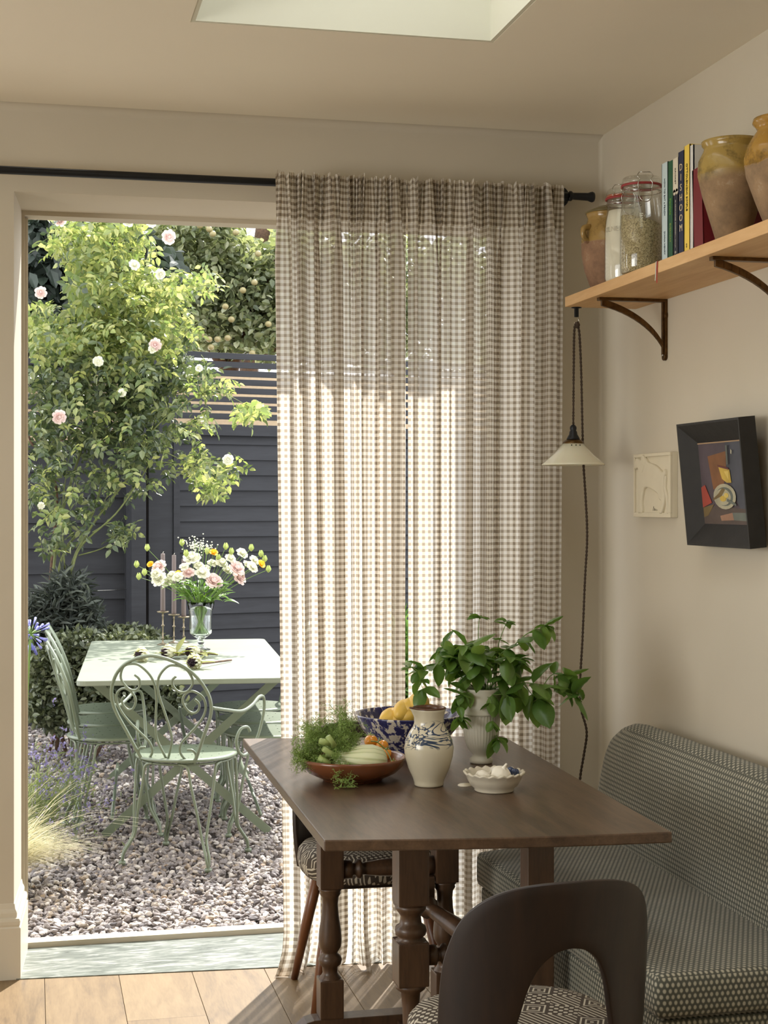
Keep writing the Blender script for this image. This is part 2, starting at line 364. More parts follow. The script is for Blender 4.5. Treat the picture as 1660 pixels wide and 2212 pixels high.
a = t.n('ShaderNodeMapRange', Value=t.math('ADD', s.outputs[2], t.math('MULTIPLY', t.math('SUBTRACT', w2, .5), .05)), i1=.096, i2=.104); b = t.n('ShaderNodeMapRange', Value=t.math('ADD', s.outputs[2], t.math('MULTIPLY', t.math('SUBTRACT', w2, .5), .10)), i1=.165, i2=.155)
f = t.math('MULTIPLY', rd, t.math('MULTIPLY', a, b))
t.P(Base_Color=t.mix(f, srgb((204, 196, 172)), srgb((38, 58, 84))), Roughness=.18, Coat_Weight=.4); M['jug'] = t.mat
M['jug_lip'] = simple('iron_lip', (92, 60, 40), .3)
M['fluted'] = simple('fluted_cream', (204, 200, 184), .5, nscale=10, namt=.04)
M['creamware'] = simple('creamware', (212, 204, 184), .3, nscale=14, namt=.04, coat=.3)
M['blue_glaze'] = simple('blue_glaze', (44, 62, 100), .25, coat=.4)
M['terracotta'] = simple('terracotta_glazed', (116, 68, 40), .26, nscale=14, namt=.12, coat=.4)
M['lemon'] = simple('lemon_skin', (226, 186, 84), .4, nscale=12, namt=.07, bump=.3, bscale=160)
M['tomato'] = simple('orange_tomato', (232, 154, 52), .22, nscale=8, namt=.08, coat=.3)
t = NT('fennel'); v = t.coord(); sp = t.n('ShaderNodeSeparateXYZ', i0=v); an = t.math('ADD', t.math('MULTIPLY', t.math('SINE', t.math('MULTIPLY', t.math('ARCTAN2', sp.outputs[1], sp.outputs[2]), 17.)), .35), t.noise(25, 3, t.coord('Object', (.3, 1, 1))))
t.P(Base_Color=t.ramp(an, [(.1, srgb((168, 178, 118))), (.5, srgb((216, 220, 180)))]), Roughness=.4, Subsurface_Weight=.15); M['fennel'] = t.mat
M['fennel_stem'] = simple('fennel_stalk', (160, 178, 108), .45)
M['frond'] = simple('fennel_frond', (134, 160, 80), .6)
M['garlic'] = simple('garlic_skin', (232, 226, 210), .5, nscale=30, namt=.06)
M['candle'] = simple('mauve_wax', (100, 87, 83), .5, nscale=6, namt=.05)
M['silver'] = simple('tarnished_silver', (136, 124, 104), .35, .8, nscale=40, namt=.3)
M['plastercast'] = simple('relief_plaster', (216, 206, 182), .7, nscale=14, namt=.03)
M['frame_black'] = simple('charcoal_frame', (24, 22, 21), .6, nscale=24, namt=.4, bump=.3, bscale=60)
M['frame_edge'] = simple('worn_edge', (170, 140, 104), .6)
def flat(name, c, r=.6): return simple(name, c, r, nscale=16, namt=.2)
# ================================================================== ROOM SHELL
YW, YO, XR, ZC = 4.86, 5.27, 1.843, 2.665
OX0, OX1, OZ = -.055, 1.60, 2.398
def struct(name, mb, mat, **k): return tag(mb.build(name, mat, **k), kind='structure')
b = MB(); b.box(-3.2, -2.95, YW, YO, -.1, 3.1); b.box(-2.95, -.62, YW, YO, OZ, 3.1); b.box(-2.95, -.62, YW, YO, -.1, 0); b.box(-.62, OX0, YW, YO, -.1, 3.1); b.box(OX1, 2.2, YW, YO, -.1, 3.1); b.box(OX0, OX1, YW, YO, OZ, 3.1)
b.add([(OX0, YW, 0), (-.034, 5.172, 0), (OX0, 5.172, 0), (OX0, YW, OZ), (-.034, 5.172, OZ), (OX0, 5.172, OZ)], [(0, 1, 4, 3), (1, 2, 5, 4), (2, 0, 3, 5), (0, 2, 1), (3, 4, 5)])
struct('wall_back', b, M['plaster'])
struct('wall_right', MB().box(XR, XR+.25, -2.6, YW, -.1, 3.1), M['plaster'])
b = MB(); b.box(-3.4, -3.2, -2.6, YO, -.1, .85); b.box(-3.4, -3.2, -2.6, YO, 2.25, 3.1); b.box(-3.4, -3.2, -2.6, -.9, .85, 2.25); b.box(-3.4, -3.2, 2.9, YO, .85, 2.25)
struct('wall_left', b, M['plaster'])
struct('wall_front', MB().box(-3.4, 2.1, -2.8, -2.6, -.1, 3.1), M['plaster'])
# ceiling with the rooflight opening
SX0, SX1, SY0, SY1 = .39, 1.19, 1.5, 3.935
b = MB()
for a in ((-3.2, SX0, -2.6, YW), (SX1, XR, -2.6, YW), (SX0, SX1, -2.6, SY0), (SX0, SX1, SY1, YW)): b.box(a[0], a[1], a[2], a[3], ZC, ZC+.32)
struct('ceiling', b, M['ceiling'])
b = MB(); T = .012
b.box(SX0, SX0+T, SY0, SY1, ZC+.001, ZC+.5); b.box(SX1-T, SX1, SY0, SY1, ZC+.001, ZC+.5); b.box(SX0+T, SX1-T, SY1-T, SY1, ZC+.001, ZC+.5); b.box(SX0+T, SX1-T, SY0, SY0+T, ZC+.001, ZC+.5)
struct('trim_1', b, M['white_shaft'])
w1 = tag(bpy.data.objects.new('window_1', None), kind='structure'); COL.objects.link(w1)
b = MB(); b.box(SX0-.05, SX0+.03, SY0, SY1, ZC+.5, ZC+.56); b.box(SX1-.03, SX1+.05, SY0, SY1, ZC+.5, ZC+.56); b.box(SX0, SX1, SY1-.03, SY1+.05, ZC+.5, ZC+.56); b.box(SX0, SX1, SY0-.05, SY0+.03, ZC+.5, ZC+.56); b.build('window_frame', M['frame'], w1)
MB().box(SX0, SX1, SY0, SY1, ZC+.53, ZC+.536).build('pane', M['pane'], w1)
# softly rounded plaster corner coves
def cove(p0, p1, d1, d2, r=.03):
    mb = MB(); vs = []; n = 6
    for P_ in (p0, p1):
        P_ = Vector(P_); vs.append(P_)
        for k in range(n+1):
            a = k/n*PI/2; c = P_+Vector(d1)*r+Vector(d2)*r; vs.append(c-Vector(d1)*r*sin(a)-Vector(d2)*r*cos(a))
    m = n+2; mb.add(vs, [(k, k+1, k+1+m, k+m) for k in range(1, n+1)], True)
    return mb.add(vs, [(0, 1, 1+m, m), (n+1, 0, m, n+1+m), tuple(range(m)), tuple(range(m, 2*m))], False)
struct('trim_2', cove((XR, YW, 0), (XR, YW, ZC), (-1, 0, 0), (0, -1, 0), .012), M['plaster'])
struct('trim_3', cove((-3.2, YW, ZC), (XR, YW, ZC), (0, -1, 0), (0, 0, -1), .022), M['plaster'])
# floor : slab and oak planks
fl = tag(bpy.data.objects.new('floor', None), kind='structure'); COL.objects.link(fl)
MB().box(-3.2, XR, -2.6, YW, -.12, -.016).build('subfloor', M['soil'], fl)
pw = .2223; x = .036-pw*14; i = 0; mesh_cache = {}
while x < XR:
    y = YW-.02; first = True; x1 = min(x+pw, XR)
    if x1 > -3.15:
        while y > -2.55:
            L = random.choice((1.4, 1.8, 2.1)) if not first else random.uniform(.35, 1.9)
            if abs(x-.258) < .02 and first: L = YW-.02-4.385
            y0 = max(y-L, -2.6)
            MB().box(max(x, -3.2)+.0007, x1-.0007, y0+.0007, y, -.016, 0).build('plank', M['oak'], fl, bevel=.0008)
            y = y0; first = False
    x += pw; i += 1
# stone threshold, metal track, door frame
bb = MB(); A = onZ(40, 2115.5, .001); B_ = onZ(600, 2090, .001); s_ = (B_.y-A.y)/(B_.x-A.x)
f_ = lambda x: A.y+s_*(x-A.x)
vs = [(OX0, f_(OX0)-.0, -.03), (OX1, f_(OX1), -.03), (OX1, 5.2, -.03), (OX0, 5.2, -.03), (OX0, f_(OX0), .003), (OX1, f_(OX1), .003), (OX1, 5.2, .003), (OX0, 5.2, .003)]
bb.add(vs, [(0, 3, 2, 1), (4, 5, 6, 7), (0, 1, 5, 4), (1, 2, 6, 5), (2, 3, 7, 6), (3, 0, 4, 7)])
struct('trim_4', bb, M['stone'])
d2 = tag(bpy.data.objects.new('door_2', None), kind='structure'); COL.objects.link(d2)
b = MB(); b.box(-2.95, -.62, 5.17, 5.25, 2.35, OZ); b.build('door_head', M['frame'], d2)
for xx in (-2.95, -1.81, -.66): MB().box(xx, xx+.04, 5.17, 5.25, .01, 2.35).build('door_stile', M['frame'], d2)
MB().box(-2.95, -.62, 5.165, 5.25, 0, .02).build('door_track', M['frame'], d2)
d1 = tag(bpy.data.objects.new('door_1', None), kind='structure'); COL.objects.link(d1)
b = MB(); b.box(-.044, OX1, 5.165, 5.25, -.03, .012); b.box(-.044, OX1, 5.165, 5.172, .012, .02); b.build('door_track', M['frame'], d1)
b = MB(); b.box(OX0, -.024, 5.17, 5.25, .01, OZ); b.box(-.024, -.014, 5.2, 5.25, .01, OZ-.02); b.build('door_jamb', M['frame'], d1)
MB().box(OX1-.04, OX1, 5.17, 5.25, .01, OZ).build('door_jamb', M['frame'], d1)
b = MB(); b.box(-.024, OX1-.04, 5.17, 5.25, 2.383, OZ); b.build('door_head', M['frame'], d1)
# moulded baseboard on the left pier, returning into the reveal
prof = [(0, 0), (.020, 0), (.020, .156), (.016, .160), (.018, .166), (.0185, .176), (.016, .184), (.009, .187), (.009, .2), (.007, .206), (.004, .212), (.002, .226), (0, .228)]
def board_strip(mb, path):
    # path : list of (point, outward dir) ; profile swept
    n = len(prof); vs = []
    for (p, d) in path:
        for (o_, z) in prof: vs.append(Vector(p)+Vector(d)*o_+Vector((0, 0, z)))
    fs = []
    for i in range(len(path)-1):
        for k in range(n): fs.append((i*n+k, i*n+(k+1) % n, (i+1)*n+(k+1) % n, (i+1)*n+k))
    fs += [tuple(range(n)), tuple((len(path)-1)*n+k for k in range(n))]
    mb.add(vs, fs)
b = MB(); board_strip(b, [((-.62, 5.16, 0), (-1, 0, 0)), ((-.62, YW, 0), (-1, -1, 0)), ((OX0, YW, 0), (1, -1, 0)), ((-.034, 5.160, .003), (1, 0, 0))])
struct('baseboard_back', b, M['trim'])
b = MB(); board_strip(b, [((OX1, 5.165, .003), (-1, 0, 0)), ((OX1, YW, 0), (-1, -1, 0)), ((XR, YW, 0), (-1, -1, 0)), ((XR, -2.6, 0), (-1, 0, 0))])
struct('baseboard_right', b, M['trim'])
# ================================================================== CURTAINS
rod = thing('curtain_rod', 'long black metal curtain rod across the glazed opening, with ball-ended finial', 'curtain rod', (0, 4.79, 0))
ZR = 2.447
b = MB().tube([(-2.2, 0, ZR), (1.70, 0, ZR)], .0125, 16); b.build('pole', M['black_metal'], rod)
b = MB(); pr_ = [(.0001, 0), (.011, .002), (.0165, .006), (.0165, .012), (.012, .016), (.0115, .02), (.013, .07), (.016, .078), (.0175, .084), (.015, .09), (.0001, .092)]
b.tube([(1.70+z, 0, ZR-.006*0) for r, z in pr_], [r for r, z in pr_], 16); b.build('finial', M['black_metal'], rod)
b = MB(); b.tube([(1.693, .069, ZR+.010), (1.693, .058, ZR+.010)], [.036, .033], 32); b.tube([(1.695, .06, ZR+.008), (1.70, .0, ZR-.002)], .014, 16); b.build('wall_plate', M['black_metal'], rod)
def curtain(x0t, x1t, x0b, x1b, seed, label, zb=.004, hem_flare=0):
    rn = random.Random(seed); N = 620; zs = []
    z = ZR+.022
    top = z
    zs = [top-.004*i for i in range(14)]
    while zs[-1] > .10: zs.append(zs[-1]-.045)
    zs += [.07, .045, .025, .012, zb]
    Wd = x1t-x0t
    waves = [(rn.uniform(.8, 1.2)*k/Wd, rn.uniform(0, 6.28), a) for k, a in ((3, .010), (5, .014), (8, .014), (12, .011), (17, .006))]
    folds = [(k*rn.uniform(.92, 1.08)/Wd, rn.uniform(0, 6.28), a*Wd/.42) for k, a in ((6, .011), (10, .009), (15, .0065), (23, .003))]
    fine = [(rn.uniform(.9, 1.1)*k/Wd, rn.uniform(0, 6.28), a) for k, a in ((22, .005), (31, .005), (45, .003), (63, .002))]
    ph = [rn.uniform(0, 6.28) for _ in range(6)]
    V = np.zeros((len(zs), N, 3))
    s = np.linspace(0, 1, N); sw = s+.0
    for j, z in enumerate(zs):
        v = (top-z)/top
        g = min(1, .25+(top-z)/.35); gf = max(.10, 1-(top-z)/.6)
        env = np.clip(np.minimum(s, 1-s)/.05, .25, 1)
        dens = .55+.45*np.sin(s*PI*rn_den[0]+ph[0])**2
        y = np.zeros(N)
        for q, (f, p, a) in enumerate(waves): y += a*g*np.sin(2*PI*f*Wd*(s+.018*sin(ph[1])*v*np.sin(5*s+ph[2]+v*1.2))+p)
        for (f, p, a) in fine: y += a*gf*np.sin(2*PI*f*Wd*s+p)*(1+.0*v)
        y *= env*dens*1.5; xo = np.zeros(N)
        for (f, p, a) in folds: xo += a*g*np.sin(2*PI*f*Wd*(s+.012*sin(ph[2])*v)+p)
        xo *= env
        x = (x0t+(x0b-x0t)*v)+(s)*((x1t+(x1b-x1t)*v)-(x0t+(x0b-x0t)*v))
        x = x+xo
        zz = np.full(N, z)
        if z > top-.06: zz = z+.0035*np.sin(2*PI*26*s+ph[4])*(1+.6*np.sin(2*PI*5*s))*(z-(top-.06))/.06+.004*np.sin(2*PI*11*s+ph[5])*(z-(top-.06))/.06
        if z < .12:
            k = (.12-z)/.12; y = y*(1+.9*k)+k*k*.045*np.sin(2*PI*3.2*s+ph[2])-k*k*.02; zz = np.maximum(z+.010*k*np.sin(2*PI*6*s+ph[1]), .003)
            x = x-hem_flare*k*k*(1-s)**3
        V[j, :, 0] = x; V[j, :, 1] = 4.748+y; V[j, :, 2] = zz
    V[:, :, 1] = np.minimum(V[:, :, 1], 4.84)
    for j, z in enumerate(zs):
        if z > .2: V[j, :, 1] = np.maximum(V[j, :, 1], 4.716+.02*np.tanh((V[j, :, 1]-4.72)/.02)*0)
    mid = len(zs)//2
    dd = np.sqrt(np.diff(V[mid, :, 0])**2+np.diff(V[mid, :, 1])**2); U = np.concatenate([[0], np.cumsum(dd)])
    def mk(name, rows, mat, dy, parent):
        nr = len(rows); VV = V[rows].copy(); VV[:, :, 1] += dy
        if rows[0] == 0 and dy: VV[:, :, 1] = np.minimum(VV[:, :, 1], 4.772)
        F = []
        idx = np.arange(nr*N).reshape(nr, N)
        F = np.stack([idx[:-1, :-1], idx[1:, :-1], idx[1:, 1:], idx[:-1, 1:]], -1).reshape(-1, 4)
        o = npmesh(name, VV.reshape(-1, 3), F, mat, parent, True)
        uvl = o.data.uv_layers.new(name='UVMap'); vi = np.zeros(len(o.data.loops), np.int32); o.data.loops.foreach_get('vertex_index', vi)
        uu = np.tile(U, nr); zv = np.repeat(np.array([zs[r] for r in rows]), N)
        uvl.data.foreach_set('uv', np.stack([uu[vi], zv[vi]], -1).astype(np.float32).ravel())
        return o
    t = thing('curtain', label, 'curtain', (0, 0, 0), 0, 'gingham curtain panels')
    nh = next(i for i, z in enumerate(zs) if z < 2.36)
    mk('cloth', list(range(len(zs))), M['gingham'], 0, t); mk('heading', list(range(nh+1)), M['gingham2'], -.004, t)
    return t
rn_den = [3.0]
curtain(.732, 1.150, .766, 1.146, 3, 'sheer brown and white gingham linen curtain, left panel bordering the open garden view', hem_flare=.05)
curtain(1.152, 1.672, 1.154, 1.655, 11, 'sheer brown and white gingham linen curtain, right panel ending by the wall bracket')
# ================================================================== WALL SHELF AND ITS LOAD
SZ = 2.085
sh = thing('wall_shelf', 'long pale pine plank shelf on cast bronze brackets on the right wall', 'shelf', (XR, 4.556, SZ))
b = MB().box(-.235, 0, -2.3, 0, -.031, 0); b.build('board', M['pine'], sh, bevel=.0015)
def bracket(y):
    fr = tag(MB().build('bracket', M['bronze'], sh)); bpy.data.objects.remove(fr)
    b = MB(); w = .011; zt = -.031
    b.box(-.215, -.004, y-w, y+w, zt-.009, zt)                      # top arm
    b.box(-.009, 0, y-w*1.1, y+w*1.1, zt-.165, zt)                  # wall arm
    b.box(-.014, -.0, y-w*.5, y+w*.5, zt-.165, zt)
    path = []
    for k in range(13):
        a = k/12*PI/2; path.append(((-.205+.195*sin(a))*.55+(-.205+.195*k/12)*.45, (zt-.004-.128*(1-cos(a)))*.55+(zt-.004-.128*k/12)*.45))
    for k in range(12):
        (xa, za), (xb, zb) = path[k], path[k+1]; h = .020-.004*(k/12)
        b.add([(xa, y-w*.55, za), (xb, y-w*.55, zb), (xb, y-w*.55, zb-h), (xa, y-w*.55, za-h), (xa, y+w*.55, za), (xb, y+w*.55, zb), (xb, y+w*.55, zb-h), (xa, y+w*.55, za-h)], [(0, 1, 2, 3), (7, 6, 5, 4), (0, 4, 5, 1), (1, 5, 6, 2), (2, 6, 7, 3), (3, 7, 4, 0)])
    b.tube([(-.01, y, zt-.17), (0, y, zt-.17)], .012, 16); b.tube([(-.01, y, zt-.048), (0, y, zt-.048)], .015, 16)
    br = b.build('bracket', M['bronze'], sh, bevel=.001)
    for z in (zt-.048, zt-.165): MB().tube([(-.013, y, z), (-.008, y, z)], .004, 10).build('screw', M['chrome'], br)
yb1 = onX(1440, 700, XR).y-4.556; bracket(yb1); bracket(yb1-.78)
# --- confit pots
def pot(name, label, x, y, prof, mat, lid=None, handles=(), group=None, seg=48):
    t = thing(name, label, 'pot', (x, y, SZ+.0005), 0, group)
    MB().lathe(prof, seg=seg).build('body', mat, t)
    for (a, z, r0) in handles:
        P_ = [(cos(a)*(r0-.006), sin(a)*(r0-.006), z+.02), (cos(a)*(r0+.014), sin(a)*(r0+.014), z+.016), (cos(a)*(r0+.018), sin(a)*(r0+.018), z), (cos(a)*(r0+.010), sin(a)*(r0+.010), z-.018), (cos(a)*(r0-.006), sin(a)*(r0-.006), z-.022)]
        MB().tube(P_, [.010, .009, .008, .008, .010], 10, 4).build('handle', mat, t)
    if lid: MB().lathe(lid, seg=seg).build('lid', M['pot_lid'], t)
    return t
pA = Vector((1.687, 4.40, 0))
pot('lidded_pot', 'small lidded stoneware pot, yellow glaze over bare clay, at the far end of the shelf', 1.687, pA.y,
    [(.043, 0), (.05, .01), (.068, .06), (.077, .11), (.078, .15), (.072, .185), (.062, .205), (.058, .215), (.062, .226), (.064, .232), (.058, .232)], M['pot_a'],
    [(.066, .233), (.066, .236), (.05, .244), (.03, .252), (.018, .256), (.0001, .257)], [(PI+.35, .165, .076)])
pB = onX(1583, 530, 1.675)
pot('storage_pot', 'wide-mouthed crackled yellow and brown confit pot with no lid beside the red book', 1.675, pB.y,
    [(.036, 0), (.040, .006), (.056, .06), (.074, .12), (.084, .165), (.083, .20), (.072, .222), (.068, .232), (.074, .24), (.075, .248), (.068, .25), (.063, .24), (.066, .2), (.068, .15), (.045, .07), (.026, .02), (.0001, .01)], M['pot_b'], None, [(-PI/2+.25, .195, .083)])
pC = onX(1694, 490, 1.715)
pot('storage_pot', 'tall amber-glazed confit pot with everted rim, nearest the camera on the shelf', 1.715, pC.y,
    [(.036, 0), (.041, .006), (.066, .07), (.087, .13), (.092, .17), (.084, .20), (.068, .225), (.06, .235), (.066, .246), (.072, .252), (.07, .262), (.062, .262), (.055, .245), (.07, .2), (.076, .15), (.05, .07), (.028, .02), (.0001, .01)], M['pot_c'], None, [(-PI/2+.5, .19, .086)])
# --- clip top jars
def text_mesh(txt, size, mat, parent, Mx, name='lettering', ext=.0004, align='LEFT', bend=None, spacing=1.0):
    cu = bpy.data.curves.new('t', 'FONT'); cu.body = txt; cu.size = size; cu.extrude = ext; cu.align_x = align; cu.align_y = 'CENTER'; cu.space_character = spacing; cu.resolution_u = 3
    o = bpy.data.objects.new('t', cu); COL.objects.link(o); bpy.context.view_layer.update()
    me = bpy.data.meshes.new_from_object(o.evaluated_get(bpy.context.evaluated_depsgraph_get())); bpy.data.objects.remove(o)
    for v in me.vertices:
        if bend: a = v.co.x/bend; v.co = Vector((sin(a)*(bend+v.co.z), v.co.y, cos(a)*(bend+v.co.z)))
        v.co = Mx @ v.co
    me.materials.clear(); me.materials.append(mat)
    q = bpy.data.objects.new(name, me); COL.objects.link(q); q.parent = parent; me.name = name
    return q
M['seal_red'] = simple('rubber_red', (150, 50, 52), .5); M['seal_orange'] = simple('rubber_orange', (196, 92, 44), .5)
M['flour'] = simple('flour', (232, 226, 208), .9, nscale=40, namt=.03)
t = NT('grain'); v = t.coord(); vo = t.n('ShaderNodeTexVoronoi', Scale=330., Vector=v)
t.P(Base_Color=t.ramp(vo.outputs[1], [(.1, srgb((112, 100, 70))), (.5, srgb((178, 162, 120))), (.9, srgb((206, 194, 156)))]), Roughness=.85, Normal=t.bump(vo.outputs[0], .8, .002)); M['grain'] = t.mat
M['emboss'] = thin_glass('embossed_glass', (.86, .86, .84, 1), .3)
def jar(label, x, y, H_, Rr, fill, fmat, seal, rz, word=True, tilt=0):
    t = thing('storage_jar', label, 'jar', (x, y, SZ+.0005), rz, 'clip-top glass jars on the shelf')
    hN = H_-.045; rn_ = Rr*.84
    po = [(Rr*.8, 0), (Rr*.95, .006), (Rr, .02), (Rr*1.0, hN*.60), (Rr*.985, hN*.70), (Rr*.94, hN*.80), (rn_*1.03, hN*.92), (rn_*.99, hN*.96), (rn_, hN)]
    MB().lathe(po+[(rn_*1.06, hN+.004), (rn_*1.06, hN+.010), (rn_*.94, hN+.010)]).build('body', M['jarglass'], t)
    b = MB(); q = .0035
    pi_ = [(max(.0001, r-q), z+(q if i == 0 else 0)) for i, (r, z) in enumerate(po)]; pf = [(r, z) for r, z in pi_ if z < fill]
    last = pf[-1]; pf.append((last[0] if fill < hN*.7 else rn_-q, fill)); pf = [(.0001, q)]+pf
    b.lathe(pf+[(pf[-1][0]*.5, fill+.004), (.0001, fill+.005)]); fo = b.build('contents', fmat, t)
    if tilt:
        for vv in fo.data.vertices:
            if vv.co.z > fill-.01: vv.co.z += tilt*vv.co.x*.8
    MB().lathe([(rn_*1.04, hN+.0105), (rn_*1.13, hN+.0105), (rn_*1.13, hN+.0165), (rn_*1.04, hN+.0165)], closed=True).build('seal', seal, t)
    MB().lathe([(rn_*1.09, hN+.017), (rn_*1.1, hN+.022), (rn_*1.07, hN+.026), (rn_*1.05, hN+.034), (rn_*.98, hN+.037), (.0001, hN+.036)]).build('lid', M['jarglass'], t)
    b = MB(); cl = rn_*1.16
    for sx in (-.018, .018):
        P_ = [(sx, -cl*.96, hN-.004), (sx*1.1, -cl*1.02, hN+.012), (sx*.8, -cl, hN+.022), (sx*1.2, -cl*.98, hN+.032), (sx*.8, -cl*.86, hN+.044)]
        b.tube(P_, .0013, 6, 4)
    b.tube([(-.014, -cl*.86, hN+.044), (.014, -cl*.86, hN+.044)], .0013, 6)
    b.tube([(-.018, -cl*.98, hN-.002), (-.016, -cl*1.12, hN-.03), (0, -cl*1.16, hN-.042), (.016, -cl*1.12, hN-.03), (.018, -cl*.98, hN-.002)], .0013, 6, 5)
    b.lathe([(rn_*1.08, hN-.004), (rn_*1.1, hN-.0025), (rn_*1.08, hN-.001)], closed=True); b.build('wire_clip', M['chrome'], t)
    if word:
        Mx = Matrix.Rotation(R(word), 4, 'Z') @ Matrix.Translation((0, 0, hN*.66)) @ Matrix.Rotation(PI/2, 4, 'X')
        text_mesh('KILNER', .021, M['emboss'], t, Mx, bend=Rr, align='CENTER', ext=.0006)
    return t

jar('large clip-top glass jar half full of tan grain, next to the pale blue book', 1.662, 4.07, .279, .060, .150, M['grain'], M['seal_red'], R(-12), -26, tilt=-.35)
jar('clip-top glass jar filled with white flour, half hidden behind the grain jar', 1.687, 4.265, .281, .057, .215, M['flour'], M['seal_red'], R(-8), -50)
jar('wide glass jar with orange seal, wedged behind the flour jar by the wall', 1.775, 4.505, .338, .050, .14, M['soil'], M['seal_orange'], R(-30), 0)
# --- books
def bookcol(n, c): return simple('book_'+n, c, .5)
XS = 1.64
def book(px0, px1, ytop, col, label, depth=.165, x0=XS, lean=0, texts=(), pages=True, name='book', h=None):
    y1 = onX(px0, 540, x0).y; y0 = onX(px1, 540, x0).y
    hh = h or (onX((px0+px1)/2, ytop, x0).z-SZ)
    t = thing(name, label, 'book', (x0, (y0+y1)/2, SZ+.0005), 0, 'cookbooks on the pine shelf')
    w = (y1-y0)/2-.0006; m = bookcol('cover', col) if isinstance(col, tuple) else col
    b = MB(); b.box(0, .003, -w, w, 0, hh); b.box(0, depth, w-.0022, w, 0, hh); b.box(0, depth, -w, -w+.0022, 0, hh); c = b.build('cover', m, t)
    MB().box(.004, depth-.005, -w+.0024, w-.0024, .003, hh-.004).build('pages', M['page'], t)
    if lean: t.rotation_euler = (lean, 0, 0); t.location.z += abs(sin(lean))*w
    for (txt, size, zc_, tc, vert) in texts:
        tm = simple('ink', tc, .5)
        if vert:      # stacked letters
            for i, chh in enumerate(txt):
                Mx = Matrix.Translation((-.0006, 0, zc_-i*size*1.42)) @ Matrix.Rotation(-PI/2, 4, 'Z') @ Matrix.Rotation(PI/2, 4, 'X')
                text_mesh(chh, size*1.35, tm, t, Mx, align='CENTER')
        else:
            Mx = Matrix.Translation((-.0006, 0, zc_)) @ Matrix.Rotation(-PI/2, 4, 'Z') @ Matrix.Rotation(PI/2, 4, 'X') @ Matrix.Rotation(-PI/2, 4, 'Z')
            text_mesh(txt, size, tm, t, Mx, align='LEFT')
    return t, w, hh
M['page'] = simple('pages', (226, 220, 204), .8)
tb, w, hh = book(1430, 1443.5, 352, (188, 204, 208), 'pale blue book, first in the row beside the glass jars', texts=[('HOW TO EAT a PEACH', .0095, .225, (60, 76, 84), 0), ('DIANA HENRY', .0095, .085, (60, 76, 84), 0)])
# ribbons of the pale blue book
for k, (c, dx, L_) in enumerate((((178, 46, 44), 0, .058), ((206, 202, 194), .009, .05))):
    b = MB(); P_ = [(.02, 0, .001), (-.014, -.014+dx*.5, .0012), (-.029, -.028+dx, .0012), (-.0335, -.031+dx, -.003), (-.0335, -.028+dx, -.03), (-.0345, -.03+dx*1.3, -L_)]
    q = catmull(P_, 6); vs = []; 
    for p in q: vs += [p+Vector((0, -.0022, 0)), p+Vector((0, .0022, 0)), p+Vector((-.0006, .0022, 0)), p+Vector((-.0006, -.0022, 0))]
    fs = []
    for i in range(len(q)-1):
        for k2 in range(4): fs.append((i*4+k2, i*4+(k2+1) % 4, i*4+4+(k2+1) % 4, i*4+4+k2))
    b.add(vs, fs, True); r_ = b.build('ribbon', simple('ribbon', c, .6), tb); tag(r_, 'red bookmark ribbon' if k == 0 else 'grey bookmark ribbon')
book(1443.5, 1455, 348, (34, 84, 56), 'dark green book between the pale blue one and the black one', texts=[('Persiana', .013, .165, (120, 176, 70), 0), ('EVERYDAY', .0105, .10, (150, 170, 90), 0)])
tk, w, hh = book(1455, 1466, 342, (34, 36, 50), 'black book with a cream label on its upper spine', texts=[('AN INDIAN-INSPIRED COOKBOOK', .0058, .155, (214, 208, 190), 0), ('WILL BOWLBY', .0058, .068, (170, 164, 150), 0)])
b = MB(); b.box(-.0008, 0, -w, w, .175, hh); b.tube([(-.0008, w*.5, .175), (0, w*.5, .175)], w*.5, 12); b.tube([(-.0008, -w*.5, .175), (0, -w*.5, .175)], w*.5, 12); b.build('label', bookcol('label', (214, 206, 186)), tk)
text_mesh('KRICKET', .011, simple('ink', (120, 110, 96)), tk, Matrix.Translation((-.0014, 0, .238)) @ Matrix.Rotation(-PI/2, 4, 'Z') @ Matrix.Rotation(PI/2, 4, 'X') @ Matrix.Rotation(-PI/2, 4, 'Z'))
text_mesh('G', .010, simple('ink', (214, 208, 190)), tk, Matrix.Translation((-.0008, 0, .018)) @ Matrix.Rotation(-PI/2, 4, 'Z') @ Matrix.Rotation(PI/2, 4, 'X') @ Matrix.Rotation(-PI/2, 4, 'Z'), align='CENTER')
book(1466, 1478.5, 327, (26, 36, 66), 'navy book with large cream capitals down its spine', texts=[('DISHOOM', .0185, .232, (216, 196, 160), 1)])
book(1478.5, 1491, 314, (232, 200, 84), 'yellow cookbook with bold black title on its spine', texts=[('OTTOLENGHI SIMPLE', .0128, .235, (30, 30, 30), 0), ('co', .012, .03, (90, 84, 60), 0)], depth=.172)
book(1491, 1499, 314, (206, 204, 200), 'tall thin white book behind the red one', depth=.172)
book(1499.5, 1521, 362, (112, 26, 34), 'shorter dark red cloth book leaning next to the brown pot', depth=.165, lean=R(-3.0))
